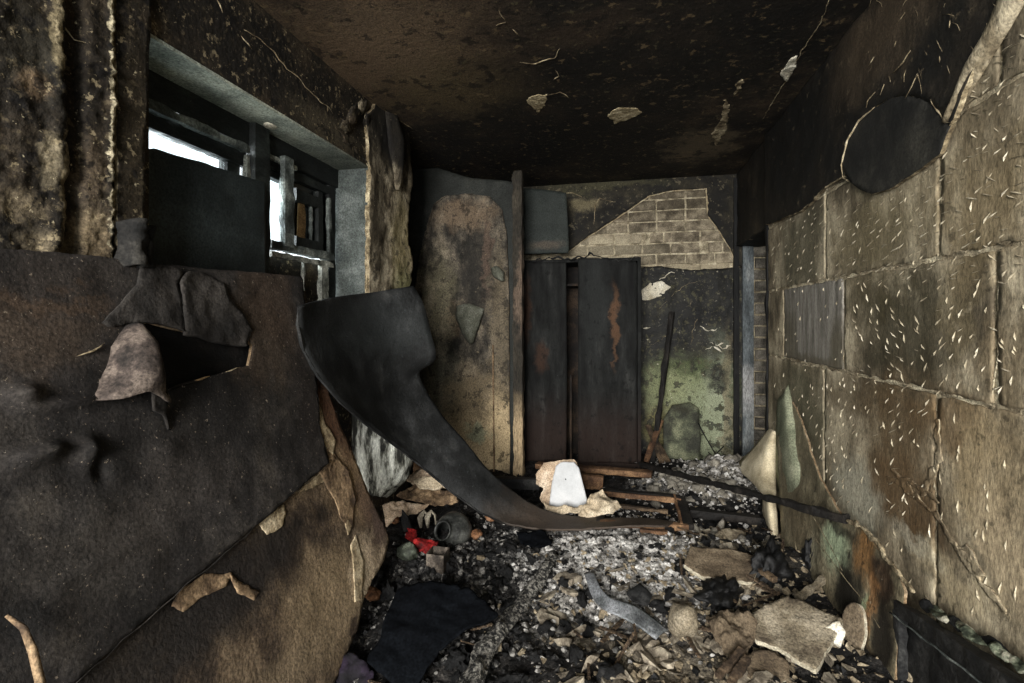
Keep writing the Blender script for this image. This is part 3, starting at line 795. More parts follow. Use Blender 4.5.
XW = -1.79
PW = Plane((XW, 0, 0), (1, 0, 0))
wn = tag(empty('window_1', (XW, 2.06, WZ0)), 'charred wooden window with small panes and one half-open casement', 'window', kind='structure')
def wy(px, X=XW): return atX(px, 300, X).y
def wz(px, py, X=XW): return atX(px, py, X).z
def hbar(name, y0, y1, zc, h, m, x=XW, t=0.05, amp=0.004, par=None):
    return beam(name, (x, y0, zc), (x, y1, zc), t, h, m, par or wn, amp, seg=24)
def vbar(name, y, z0, z1, wdt, m, x=XW, t=0.05, amp=0.004, par=None):
    return beam(name, (x, y, z0), (x, y, z1), wdt, t, m, par or wn, amp, up=(1, 0, 0), seg=18)
hbar('head', WY0, WY1, 2.305, 0.13, 'frame_black', t=0.07)
hbar('sill', WY0, WY1, 1.46, 0.09, 'frame_black', t=0.10)
vbar('side_post', WY0 + 0.04, WZ0, 2.24, 0.08, 'frame_black')
vbar('side_post', wy(329), WZ0, 2.24, 0.075, 'frame_black')
vbar('mullion', wy(251), WZ0, 2.37, 0.105, 'frame_black', x=XW + 0.025, t=0.09)
hbar('drip_rail', WY0 + 0.05, wy(240), wz(200, 133), 0.034, 'frame_grey', x=XW + 0.045, t=0.03, amp=0.008)
hbar('sash_rail', WY0 + 0.07, wy(242), wz(150, 121) , 0.075, 'frame_black')
vbar('sash_stile', wy(231), 1.5, 2.2, 0.075, 'frame_black', x=XW - 0.01)
vbar('sash_stile', wy(240), 1.95, 2.19, 0.022, 'frame_pale', x=XW + 0.04, t=0.02, amp=0.006)
hbar('sash_rail', WY0 + 0.07, wy(231), 1.60, 0.09, 'frame_black')
box('pane', (XW - 0.004, WY0 + 0.08, 1.63), (XW, wy(224), wz(150, 128)), 'clear_glass', wn)
# far half: open casement and lower lights
ztr = wz(300, 252)
hbar('transom', wy(262), wy(326), ztr, 0.045, 'frame_grey', x=XW + 0.03, t=0.06, amp=0.006)
hbar('transom', wy(262), wy(326), ztr - 0.05, 0.03, 'frame_pale', x=XW + 0.045, t=0.025, amp=0.006)
hbar('top_rail', wy(262), wy(326), wz(270, 166), 0.05, 'frame_black')
hbar('top_rail', wy(262), wy(290), wz(270, 160), 0.022, 'frame_pale', x=XW + 0.035, t=0.02)
hbar('top_rail', wy(262), wy(284), wz(270, 175), 0.04, 'frame_black')
cas = beam('casement', atX(287, 247, XW + 0.06), atX(287, 158, XW + 0.06), 0.075, 0.035, 'frame_grey', wn, 0.006, up=(1, 0, 0))
vbar('casement_stile', wy(316), ztr + 0.02, 2.17, 0.05, 'frame_black', x=XW + 0.01, par=cas)
vbar('casement_stile', wy(323), ztr + 0.02, 2.15, 0.02, 'frame_grey', x=XW + 0.04, t=0.02, amp=0.006, par=cas)
hbar('casement_rail', wy(291), wy(318), 2.10, 0.07, 'frame_black', x=XW + 0.01, par=cas)
hbar('casement_rail', wy(291), wy(318), ztr + 0.05, 0.06, 'frame_black', x=XW + 0.01, par=cas)
vbar('glazing_bar', wy(309), ztr + 0.06, 2.1, 0.012, 'frame_grey', x=XW + 0.012, t=0.02, par=cas)
box('pane', (XW - 0.006, wy(290), ztr + 0.02), (XW - 0.002, wy(327), 2.24), 'soot_glass', cas)
box('pane', (XW - 0.006, wy(262), ztr + 0.02), (XW - 0.002, wy(283), wz(270, 178)), 'clear_glass', wn)
plate('light_leak_strip', PW, [(297, 240), (298, 205), (300, 196), (304, 200), (306, 215), (305, 240)], 'tan_paper_and_leak', 0.004, 0.01, 0.003, parent=cas, lift=0.004)  # tan plate painted in place of light leaking past the dark pane
box('lower_pane', (XW - 0.02, wy(262), 1.45), (XW - 0.012, wy(326), ztr - 0.05), 'wall_dark', wn)
vbar('lower_stile', wy(300), 1.56, ztr - 0.06, 0.014, 'frame_pale', x=XW + 0.02, t=0.02, amp=0.006)
vbar('lower_stile', wy(264), 1.66, ztr - 0.06, 0.010, 'frame_pale', x=XW + 0.02, t=0.02, amp=0.006)
vbar('lower_stile', wy(318), WZ0, ztr - 0.03, 0.07, 'frame_pale', x=XW + 0.035, t=0.03, amp=0.006)

# black board standing in the window opening
mat('window_board', [(0.36, '191d1d'), (0.5, '232828'), (0.64, '303636')], scale=3, rough=0.55, bump=0.25, bscale=30)  # window haze is lifted into the board's colour
PWB = Plane((-1.66, 0, 0), (1, 0, 0))
tag(plate('blackened_board', PWB, [(147, 146), (176, 155), (205, 163), (235, 173), (266, 183), (266, 275), (262, 296), (200, 300), (142, 300), (143, 200)], 'window_board', 0.016, 0.02, 0.002, rough(0.006, 2, 2)),
    'black board blocking the lower part of the window', 'board')
# charred bundle beside it
mat('char_bag', [(0.36, '0f1010'), (0.5, '1c1c1c'), (0.66, '393937')], scale=8, rough=0.8, bump=0.5)
P_ = Plane((-1.47, 0, 0), (1, 0, 0))
mat('bundle_char', [(0.36, '0d0d0c'), (0.5, '191816'), (0.64, '2f2d29')], scale=14, rough=0.85, bump=0.5)
hb = tag(empty('charred_bundle', P_.at(134, 262)), 'charred folded bundle wedged on top of the leaning board below the window', 'bundle')
def fold(x0, x1, y0, y1, d):
    rows = []
    for k in range(5):
        t = k / 4; y = y0 + (y1 - y0) * t
        rows.append([P_.at(x0 + 1.5 * math.sin(k), y), P_.at(x0 + (x1 - x0) * .35, y - 3) + Vector((d, 0, 0)), P_.at(x0 + (x1 - x0) * .7, y) + Vector((d * .7, 0, 0)), P_.at(x1, y + 2)])
    return rows
loft('bundle_fold', fold(118, 142, 222, 268, 0.05), 'bundle_char', 0.02, hb, sub=4, amp=0.016, sc=18)
loft('bundle_fold', fold(138, 151, 229, 270, 0.03), 'bundle_char', 0.014, hb, sub=4, amp=0.014, sc=18)

# ------------------------------------------------------------------ big leaning boards
PLN = Plane((-1.5, 0, 1.6), (1, 0, 0.32))
UB = PLN.off(0.02)
mat('felt_board', [(0.36, '161412'), (0.5, '252220'), (0.6, '34302c'), (0.72, '4a443d')], scale=5, detail=10, rough=0.88, bump=0.5, bscale=90, bdist=0.006,
    blobs=[stain(UB, 195, 375, 70, 22, '0c0b0a', 0.85, 1.0), stain(UB, 60, 305, 75, 50, '302a25', 0.7, 1.2), stain(UB, 30, 330, 60, 22, '44382c', 0.5, 1.2), stain(UB, 55, 300, 60, 8, '4c3c2d', 0.5, 1.2),
           stain(UB, 258, 345, 32, 50, '40352a', 0.7, 1.0), stain(UB, 270, 300, 20, 35, '3d3025', 0.6, 1.0),
           stain(UB, 200, 430, 100, 50, '191715', 0.75, 1.0), stain(UB, 90, 560, 80, 50, '35312c', 0.5, 1.2), stain(UB, 180, 500, 60, 40, '393430', 0.45, 1.2),
           stain(UB, 308, 400, 14, 50, '1b1612', 0.8, 0.8), stain(UB, 0, 640, 30, 40, '141312', 0.8, 1.0)],
    specks=[('0a0908', 0.62, 30, 0.6), ('85796a', 0.645, 70, 0.8), ('a0978a', 0.66, 130, 0.7)], grain=0.5, warp=0.1)
mat('hardboard_brown', [(0.38, '221b14'), (0.5, '40352a'), (0.58, '594b3b'), (0.7, '786853')], scale=6, detail=10, rough=0.85, bump=0.7, bscale=60,
    blobs=[stain(PLN, 150, 640, 110, 60, '1b1815', 0.9, 1.1), stain(PLN, 240, 570, 60, 50, '1e1a17', 0.9, 1.1), stain(PLN, 330, 600, 40, 60, '86745a', 0.75, 1.0),
           stain(PLN, 300, 660, 60, 30, '73644f', 0.7, 1.1), stain(PLN, 370, 560, 18, 40, 'a4927a', 0.75, 0.9), stain(PLN, 350, 480, 22, 40, '8d775a', 0.85, 0.9), stain(PLN, 365, 590, 12, 50, 'b3a288', 0.7, 0.9),
           stain(PLN, 362, 500, 10, 30, '5b483c', 0.7, 0.9), stain(PLN, 325, 400, 14, 50, '4e3524', 0.8, 1.0), stain(PLN, 345, 440, 10, 30, '4f3b2b', 0.8, 1.0),
           stain(PLN, 376, 530, 9, 18, '4e3f37', 0.85, 0.6), stain(PLN, 350, 630, 6, 12, '2b211a', 0.85, 0.7)],
    specks=[('1a1410', 0.64, 40, 0.5), ('a39179', 0.69, 60, 0.5)], warp=0.05, wscale=9)
hole = [(127, 326), (150, 322), (185, 331), (215, 338), (240, 330), (252, 345), (248, 366), (205, 377), (176, 386), (156, 397), (148, 370)]
def bump_at(pl, px, py, su, sv, h):
    u, v = pl.uv(px, py)
    return lambda a, b: h * math.exp(-((a - u) / su) ** 2 - ((b - v) / sv) ** 2)
bs = [bump_at(UB, 25, 458, 0.05, 0.02, 0.030), bump_at(UB, 45, 452, 0.03, 0.015, 0.025), bump_at(UB, 82, 452, 0.025, 0.03, 0.035), bump_at(UB, 95, 470, 0.012, 0.03, -0.02),
      bump_at(UB, 20, 395, 0.03, 0.02, 0.035), bump_at(UB, 60, 405, 0.10, 0.010, 0.022), bump_at(UB, 105, 560, 0.09, 0.012, 0.012), bump_at(UB, 160, 450, 0.05, 0.03, 0.012), bump_at(UB, 230, 290, 0.1, 0.05, 0.012)]
def felt_rel(u, v): return sum(f(u, v) for f in bs) + 0.008 * fbm(u, v, 5, 2.5, 4) + 0.002 * fbm(u, v, 15, 18, 3)
mat('felt_edge', [(0.3, '4a3c2c'), (0.5, '7a664d'), (0.7, 'a8957a')], scale=14, rough=0.9, bump=0.5)
lb = tag(empty('leaning_felt_board', UB.at(120, 560)), 'huge charcoal felt-faced board leaning on the wall under the window', 'board')
plate('board_sheet', UB, [(-70, 245), (0, 249), (60, 253), (140, 262), (200, 268), (262, 273), (303, 277), (306, 310), (312, 350), (318, 385), (321, 425), (331, 462), (300, 488), (262, 520), (230, 548), (180, 590), (130, 633), (75, 683), (20, 730), (-70, 800)],
      ['felt_board', 'felt_edge'], 0.012, 0.013, 0.003, felt_rel, holes=[hole], parent=lb)
# torn felt layers
mat('felt_flap', [(0.36, '1b1917'), (0.5, '282522'), (0.64, '3a3632')], scale=7, rough=0.88, bump=0.5, bscale=60)
plate('felt_layer', UB, [(139, 263), (136, 285), (120, 305), (103, 322), (112, 328), (132, 322), (160, 324), (184, 332), (181, 300), (176, 284), (182, 272), (172, 267)], 'felt_flap', 0.008, 0.011, 0.004, lambda u, v: felt_rel(u, v) + 0.008 + 0.01 * fbm(u, v, 8, 6, 3), parent=lb, lift=0.01)
plate('felt_layer', UB, [(178, 282), (186, 272), (205, 272), (222, 284), (228, 300), (240, 312), (253, 330), (246, 346), (225, 344), (184, 335), (183, 305)], 'felt_flap', 0.008, 0.011, 0.004, lambda u, v: felt_rel(u, v) + 0.004 + 0.012 * fbm(u, v, 18, 6, 3), parent=lb, lift=0.01)
mat('flap_tan', [(0.38, '1f1b18'), (0.5, '3d3530'), (0.6, '5c524a')], scale=12, rough=0.85, bump=0.4)
n_ = UB.n
def U_(x, y, d): return UB.at(x, y) + n_ * d
loft('rolled_flap', [[U_(122, 326, .012), U_(127, 326, .04), U_(133, 333, .045), U_(137, 340, .02)],
                     [U_(110, 350, .012), U_(122, 347, .075), U_(137, 350, .085), U_(146, 358, .03)],
                     [U_(100, 375, .012), U_(116, 374, .085), U_(136, 378, .10), U_(152, 385, .04)],
                     [U_(86, 402, .012), U_(105, 405, .06), U_(128, 400, .085), U_(156, 408, .05)]], 'flap_tan', 0.006, lb, sub=4, amp=0.01, sc=9)
mat('flap_shade', [(0.3, '141210'), (0.55, '1f1c19'), (0.75, '302b26')], scale=9, rough=0.9, bump=0.4)  # shadow of the rolled flap put into a dark colour
loft('rolled_flap', [[U_(137, 362, .05), U_(150, 372, .05), U_(154, 385, .03)], [U_(132, 392, .07), U_(150, 396, .06), U_(158, 404, .02)], [U_(140, 415, .05), U_(156, 420, .03), U_(163, 432, .016)]], 'flap_shade', 0.006, lb, sub=4, amp=0.008)  # dark piece standing for the flap's shaded side and shadow
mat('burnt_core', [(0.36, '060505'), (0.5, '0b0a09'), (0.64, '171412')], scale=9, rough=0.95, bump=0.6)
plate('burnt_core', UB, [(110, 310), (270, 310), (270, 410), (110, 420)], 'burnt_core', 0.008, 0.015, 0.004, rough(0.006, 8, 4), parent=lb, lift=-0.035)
rim('torn_edge', UB, [(156, 396), (178, 385), (215, 375), (246, 366)], 0.004, 'felt_flap', lb, off=0.014)
rim('torn_edge', UB, [(226, 372), (242, 367)], 0.004, 'pale_plaster', lb, off=0.016)
rim('torn_edge', UB, [(194, 381), (210, 376)], 0.006, 'tan_paper_and_leak', lb, off=0.016)
rim('torn_edge', UB, [(75, 684), (130, 634), (180, 591), (230, 549), (262, 521), (300, 489), (330, 464)], 0.0025, 'felt_flap', lb, off=0.008, jit=0.008)
rim('torn_edge', UB, [(78, 355), (92, 351), (105, 342)], 0.003, 'rim_plaster', lb, off=0.016)
lh = tag(empty('leaning_hardboard', PLN.at(330, 640)), 'brown scorched hardboard sheet peeking out beneath the charcoal felt board', 'board')
plate('board_sheet', PLN, [(60, 470), (285, 400), (296, 300), (305, 290), (312, 330), (326, 380), (340, 425), (355, 458), (368, 490), (382, 520), (390, 540), (384, 562), (372, 582), (363, 600), (358, 628), (346, 655), (330, 690), (322, 730), (150, 790), (-70, 900), (-70, 600)],
      ['hardboard_brown', 'felt_edge'], 0.012, 0.014, 0.005, lambda u, v: 0.006 * fbm(u, v, 25, 4, 4), parent=lh)
# pale torn paper facing
mat('paper_pale', [(0.38, '6d5e48'), (0.5, '9a8a6e'), (0.62, 'bdae92')], scale=14, rough=0.9, bump=0.5)
mat('paper_brown', [(0.38, '43362a'), (0.5, '6a5742'), (0.62, '8d775c')], scale=14, rough=0.9, bump=0.5)
PP = PLN.off(0.016)
for (outl, m, a) in (([(258, 522), (284, 503), (286, 512), (283, 526), (268, 535)], 'paper_pale', .012), ([(284, 498), (305, 482), (325, 470), (333, 477), (318, 486), (300, 492)], 'paper_pale', .015),
                     ([(318, 470), (334, 452), (348, 470), (356, 500), (352, 530), (342, 520), (334, 498)], 'paper_brown', .02), ([(340, 500), (350, 495), (354, 520), (348, 535)], 'paper_pale', .012),
                     ([(172, 606), (182, 588), (205, 574), (232, 573), (226, 586), (204, 596), (184, 612)], 'paper_brown', .02), ([(228, 573), (244, 584), (260, 592), (254, 600), (238, 592)], 'paper_brown', .015),
                     ([(313, 400), (320, 404), (326, 424), (336, 440), (334, 456), (322, 444), (314, 420)], 'paper_pale', .008), ([(322, 458), (330, 445), (336, 458), (330, 472)], 'paper_brown', .015),
                     ([(351, 545), (356, 535), (364, 560), (363, 600), (355, 602), (354, 570)], 'paper_pale', .008)):
    plate('torn_facing', PP, outl, m, 0.003, 0.006, 0.005, rough(a * .25, 9, outl[0][0]), parent=lh)
# pale stick in the lower corner
tag(tube('splintered_stick', [UB.at(-4, 618) + n_ * .03, UB.at(6, 632) + n_ * .05, UB.at(15, 655) + n_ * .05, UB.at(24, 690) + n_ * .05], [0.003, 0.006, 0.007, 0.007], 'paper_brown', 8, amp=0.5), 'pale splintered stick resting on the felt-faced board', 'stick')

# ------------------------------------------------------------------ the black bent sheet
mat('black_sheet', [(0.36, '0e0f0f'), (0.5, '181919'), (0.6, '232424'), (0.72, '353534')], scale=7, detail=11, rough=0.6, bump=0.4, bscale=55, grain=0.3, specks=[('3d4243', 0.63, 50, 0.5), ('08090a', 0.6, 20, 0.5)],
    blobs=[((-0.1, 3.0, 0.15), (0.55, 0.5, 0.25), '4a4037', 0.85, 1.2), ((-1.25, 2.5, 1.35), (0.3, 0.5, 0.15), '2b2e2e', 0.5, 1.2)])  # second blob paints window haze on the sheet's upper part
sheet = [((299, 306, 1.83), (335, 297, 2.2), (375, 292, 2.58), (413, 286, 2.78)), ((298, 325, 1.83), (338, 318, 2.2), (380, 312, 2.58), (424, 305, 2.80)),
         ((304, 350, 1.84), (344, 345, 2.22), (386, 338, 2.60), (431, 335, 2.82)), ((318, 376, 1.87), (354, 370, 2.25), (392, 364, 2.62), (435, 359, 2.84)),
         ((340, 402, 2.0), (366, 396, 2.32), (394, 388, 2.64), (419, 372, 2.80)), ((366, 424, 2.22), (388, 416, 2.54), (408, 406, 2.68), (428, 393, 2.82)),
         ((395, 446, 2.45), (412, 440, 2.64), (428, 430, 2.74), (446, 420, 2.86)), ((424, 468, 2.66), (438, 460, 2.73), (452, 450, 2.82), (466, 443, 2.92)),
         ((452, 492, 2.75), (464, 484, 2.80), (475, 475, 2.88), (486, 468, 2.98)), ((480, 512, 2.82), (490, 504, 2.87), (499, 495, 2.94), (508, 488, 3.03)),
         ((506, 524, 2.85), (514, 518, 2.92), (523, 511, 2.99), (531, 504, 3.08)), ((540, 529, 2.88), (546, 525, 2.95), (553, 520, 3.03), (560, 515, 3.12)),
         ((582, 529, 2.92), (586, 526, 2.98), (592, 522, 3.06), (598, 518, 3.14)), ((628, 527, 2.96), (630, 525, 3.0), (634, 522, 3.08), (638, 519, 3.15)), ((668, 526, 3.02), (669, 525, 3.04), (671, 523, 3.08), (673, 521, 3.13))]
rows = [[atY(*p) for p in r] for r in sheet]
bsh = loft('bent_black_sheet', rows, 'black_sheet', 0.012, None, sub=5, amp=0.010, sc=5)
tag(bsh, 'bent black sheet sweeping from the window down onto the ash', 'sheet')
tube('frayed_edge', [r[0] + Vector((0, -0.004, 0)) for r in rows[:11]], [.003, .006, .004, .007, .005, .006, .004, .006, .008, .005, .003], 'char_bag', 6, bsh, amp=.6)

# pale drum-like bent sheet behind the boards
mat('pale_streaks', [(0.41, '23231f'), (0.47, '6f6f66'), (0.53, 'b3b4aa'), (0.62, 'dedfd5')], scale=13, detail=10, rough=0.7, bump=0.5, stretch=(1.6, 1.6, 0.35), grain=0.4, local=True)
rows = []
for k, (y, xl, xr, b_) in enumerate(((412, 352, 404, .10), (430, 352, 410, .13), (450, 353, 412, .15), (470, 352, 410, .14), (484, 360, 402, .10), (496, 372, 386, .03))):
    rows.append([atY(xl, y, 2.56), atY(xl + (xr - xl) * .25, y, 2.6 - b_ * .4), atY(xl + (xr - xl) * .55, y, 2.64 - b_ * .4), atY(xl + (xr - xl) * .85, y, 2.68 - b_ * .2), atY(xr, y, 2.74)])
tag(loft('curved_pale_sheet', rows, 'pale_streaks', 0.012, None, sub=4, amp=0.01, sc=8), 'pale soot-streaked curved sheet standing behind the brown hardboard', 'sheet')

# ------------------------------------------------------------------ panel in the recess
PPN = Plane((0, 4.15, 0), (0, -1, 0))
mat('panel_dark', [(0.3, '1a1c19'), (0.55, '272926'), (0.75, '3a3b36')], scale=4, rough=0.75, bump=0.3, specks=[('4d4a40', 0.7, 40, 0.4)])
mat('panel_brown', [(0.38, '1f1d19'), (0.47, '3b3730'), (0.55, '585146'), (0.66, '7b7161')], scale=8, detail=12, rough=0.8, bump=0.5, bscale=45, stretch=(1, 1, 0.6),
    blobs=[stain(PPN, 478, 275, 17, 48, '201e1a', 0.85, 0.9), stain(PPN, 487, 255, 4, 40, '54453a', 0.7, 0.9), stain(PPN, 465, 215, 30, 14, '6b5b49', 0.7, 1.0), stain(PPN, 455, 320, 8, 16, '55432f', 0.5, 1.0),
           stain(PPN, 440, 300, 16, 45, '55503e', 0.7, 1.0), stain(PPN, 500, 330, 10, 80, '5b5140', 0.6, 1.0), stain(PPN, 440, 390, 22, 40, '3b3b30', 0.7, 1.0), stain(PPN, 475, 400, 30, 30, '6a5d47', 0.7, 1.0),
           stain(PPN, 470, 445, 45, 26, 'a39070', 0.8, 1.1), stain(PPN, 500, 440, 14, 40, 'b39f7c', 0.75, 1.0), stain(PPN, 478, 432, 12, 8, '73806c', 0.6, 1.0), stain(PPN, 430, 450, 10, 20, '55402c', 0.6, 1.0)],
    specks=[('16140f', 0.58, 12, 0.65), ('9c8d72', 0.65, 28, 0.5)], warp=0.09, wscale=8)
pn = tag(empty('fire_warped_panel', PPN.at(462, 478)), 'tall fire-warped brown panel beside the wardrobe', 'panel')
plate('backing_board', PPN, [(395, 130), (412, 150), (432, 166), (470, 178), (514, 182), (516, 482), (395, 490)], 'panel_dark', 0.015, 0.025, 0.004, rough(0.012, 2.5, 3), parent=pn, lift=-0.03)
plate('peeling_skin', PPN, [(414, 478), (416, 400), (415, 340), (413, 300), (419, 262), (427, 228), (434, 204), (446, 196), (470, 194), (490, 197), (502, 210), (507, 236), (509, 300), (510, 478)], ['panel_brown', 'paper_brown'], 0.010, 0.018, 0.004, lambda u, v: 0.02 * fbm(u, v, 3, 2.5, 4), parent=pn, lift=0.004)
rim('curled_edge', PPN, [(413, 300), (419, 262), (427, 228), (434, 204), (446, 196), (470, 194), (490, 197), (502, 210), (507, 236)], 0.010, 'panel_brown', pn, off=0.024)
mat('grey_flap', [(0.3, '3a3b33'), (0.5, '54554a'), (0.7, '72736a')], scale=8, rough=0.75, bump=0.4)
loft('hanging_flap', [[atY(457, 306, 4.12), atY(470, 304, 4.08), atY(484, 309, 4.11)], [atY(456, 318, 4.10), atY(470, 318, 4.02), atY(481, 320, 4.09)], [atY(461, 330, 4.09), atY(469, 332, 4.03), atY(477, 332, 4.08)], [atY(467, 342, 4.10), atY(470, 344, 4.07), atY(473, 343, 4.10)]], 'grey_flap', 0.006, pn, sub=4, amp=0.01, sc=12)
loft('hanging_flap', [[atY(491, 268, 4.12), atY(497, 266, 4.09), atY(504, 272, 4.12)], [atY(493, 276, 4.11), atY(499, 276, 4.07), atY(504, 279, 4.11)], [atY(498, 279, 4.12), atY(502, 281, 4.1), atY(505, 280, 4.12)]], 'grey_flap', 0.006, pn, sub=3, amp=0.006)
beam('side_lath', atY(494, 480, 4.10), atY(493, 345, 4.12), 0.010, 0.01, 'paper_brown', pn, 0.003)
# corner post beside the wardrobe
mat('post_wood', [(0.3, '1c1a16'), (0.5, '2f2b24'), (0.7, '4d463a')], scale=6, rough=0.8, bump=0.6, stretch=(1, 1, 0.25), blobs=[((-0.87, 4.1, 0.3), (1, 1, 0.35), 'a38f70', 0.9, 1.0), ((-0.85, 4.1, 1.65), (0.04, 1, 0.35), '66574a', 0.7, 1.0)], warp=0.08)
tag(beam('trim_1', atY(519, 480, 4.12), atY(518, 172, 4.12) , 0.085, 0.09, 'post_wood', None, 0.01, up=(0, 1, 0), seg=40), 'charred timber post between panel and wardrobe', 'post', kind='structure')
# ------------------------------------------------------------------ wardrobe
mat('ward_char', [(0.36, '0e0e0e'), (0.5, '181918'), (0.6, '222322'), (0.72, '343432')], scale=8, detail=11, rough=0.78, spec=0.15, bump=0.35, bscale=40, stretch=(1.5, 1.5, 0.35), grain=0.25,
    blobs=[((-0.6, 4.5, 0.15), (3, 3, 0.42), '2a1f1a', 0.7, 1.3), ((-0.05, 4.5, 1.42), (0.035, 3, 0.26), '59412f', 0.8, 1.0), ((-0.04, 4.5, 1.15), (0.018, 3, 0.18), '4d392a', 0.75, 1.0),
           ((-0.87, 4.5, 1.5), (0.05, 3, 0.3), '38271d', 0.7, 1.0), ((-0.72, 4.5, 1.05), (0.06, 3, 0.12), '38271d', 0.7, 1.0), ((-0.22, 4.5, 1.6), (0.12, 3, 0.5), '282a29', 0.6, 1.0)], warp=0.05, wscale=9, specks=[('0a0a0a', 0.6, 14, 0.6), ('4a4d4c', 0.68, 40, 0.5)])  # last grey blob is sheen painted high on the second door
mat('ward_inside', [(0.36, '0b0908'), (0.5, '1c1611'), (0.64, '362a1f')], scale=6, rough=0.8, bump=0.3)
wd = tag(empty('wardrobe', (-0.35, 4.72, 0)), 'charred two-door wardrobe against the back wall', 'wardrobe')
YW, ZT = 4.5, 1.965
xl, xr = atY(524, 400, YW).x, atY(641, 400, YW).x
box('side_panel', (xl, YW, 0.0), (xl + 0.03, 4.95, ZT), 'ward_char', wd)
box('side_panel', (xr - 0.03, YW - 0.01, 0.0), (xr, 4.95, ZT), 'ward_char', wd)
box('top_panel', (xl + 0.03, YW, ZT - 0.03), (xr - 0.03, 4.95, ZT), 'ward_char', wd)
box('back_panel', (xl + 0.03, 4.92, 0.0), (xr - 0.03, 4.95, ZT - 0.03), 'ward_inside', wd)
box('plinth', (xl + 0.03, YW + 0.01, 0.0), (xr - 0.03, YW + 0.04, 0.10), 'ward_char', wd)
box('shelf', (xl + 0.03, YW + 0.06, 1.72), (xr - 0.03, 4.92, 1.74), 'ward_inside', wd)
PWD = Plane((0, YW - 0.005, 0), (0, -1, 0))
beam('inner_slat', atY(571, 470, 4.62), atY(571, 375, 4.62), 0.06, 0.02, 'ward_inside', wd, 0.004)
da = plate('door', PWD, [(526, 461), (527, 360), (526, 262), (566, 262), (567, 360), (566, 461)], 'ward_char', 0.022, 0.02, 0.002, rough(0.005, 3, 5), parent=wd)
db = plate('door', PWD, [(578, 463), (578, 258), (600, 258), (637, 261), (637, 463)], 'ward_char', 0.022, 0.02, 0.002, rough(0.006, 3, 15), parent=wd)
rim('charred_edge', PWD, [(519, 260), (535, 261), (555, 258), (575, 258), (590, 255), (610, 259), (625, 260), (634, 256), (640, 258)], 0.018, 'char_bag', wd, off=0.02, jit=0.03)
# small board above
mat('small_board', [(0.3, '1d211f'), (0.55, '292e2b'), (0.75, '3b3f3a')], scale=5, rough=0.7, bump=0.3, blobs=[((-0.68, 4.6, 2.12), (0.16, 3, 0.045), '4f463c', 0.7, 1.2)], warp=0.05)
PSB = Plane((0, 4.62, 0), (0, -1, 0))
tag(plate('scorched_hatch_board', PSB, [(519, 188), (540, 189), (566, 193), (568, 222), (569, 253), (519, 254)], 'small_board', 0.014, 0.02, 0.003, rough(0.008, 3, 5)), 'small grey scorched board standing on the wardrobe top', 'board')

# ------------------------------------------------------------------ things by the back wall
mat('char_wood', [(0.3, '0d0c0b'), (0.5, '181614'), (0.68, '2a2622'), (0.8, '4a443c')], scale=9, rough=0.7, bump=0.8, bscale=30, stretch=(1, 1, 1), local=True)
mat('raw_wood', [(0.36, '36271d'), (0.5, '5c4431'), (0.64, '83664a')], scale=8, rough=0.8, bump=0.4, local=True, stretch=(1, 1, 1))
mat('old_wood', [(0.36, '201a15'), (0.5, '43372b'), (0.64, '6c5b47')], scale=9, rough=0.8, bump=0.5, local=True)
tag(beam('charred_pole', atY(653, 462, 4.62), atY(672, 312, 4.93), 0.05, 0.03, 'char_wood', None, 0.008, seg=24), 'tall charred stick leaning on the green-stained back wall', 'stick')
for (p, q, l) in (((646, 462), (661, 420), 'raw orange wooden stake crossing in front of its twin'), ((662, 463), (648, 425), 'raw wooden stake leaning the other way behind the crossing one'), ((668, 462), (652, 434), 'shorter dark stake lowest beside the crossed stakes')):
    tag(beam('wooden_stake', atY(*p, 4.55), atY(*q, 4.72), 0.055, 0.018, 'raw_wood' if 'orange' in l else 'old_wood', None, 0.004), l, 'stake', 'stakes by the back wall')
PS = Plane((0.43, 4.80, 0.4), (0, -1, 0.18))
tag(plate('scorched_board', PS, [(664, 470), (663, 420), (672, 405), (690, 402), (699, 408), (701, 440), (699, 468)], 'scorched_board', 0.012, 0.02, 0.004, rough(0.008, 4, 5)), 'grey-green scorched board leaning below the green stain', 'board')
for i, (pts, l) in enumerate((([(698, 423), (706, 438), (716, 455), (722, 464)], 'long thin wire rising above the rubble heap'), ([(712, 462), (718, 452), (724, 446)], 'short wire curling up near the doorway'), ([(708, 452), (715, 458), (724, 455)], 'low kinked wire on the rubble heap'))):
    tag(tube('bent_wire', [atY(x, y, 4.5) for x, y in pts], 0.005, 'char_black', 6), l, 'wire', 'wires on the rubble heap')

# timbers in front of the wardrobe
tag(beam('brown_plank', atY(537, 465, 4.25), atY(652, 474, 4.1), 0.10, 0.045, 'raw_wood', None, 0.006), 'long brown plank lying in front of the wardrobe doors', 'plank')
tag(beam('brown_plank', atY(580, 480, 3.9), atY(603, 483, 3.9), 0.06, 0.11, 'raw_wood', None, 0.006), 'short brown timber block behind the white panel', 'plank')
tag(beam('dark_timber', atY(480, 481, 3.75), atY(540, 484, 3.72), 0.07, 0.085, 'char_bag', None, 0.004), 'dark squared timber between bent sheet and white panel', 'timber')
tag(beam('split_wood', atY(500, 505, 3.6), atY(533, 508, 3.6), 0.05, 0.13, 'tan_paper_and_leak', None, 0.008), 'pale split wood piece under the dark timber', 'wood')
tag(beam('charred_rail', atY(640, 464, 4.3), atX(846, 519, 1.0), 0.036, 0.036, 'char_wood', None, 0.010, seg=50), 'long charred rail propped from the floor onto the chiselled wall', 'rail')

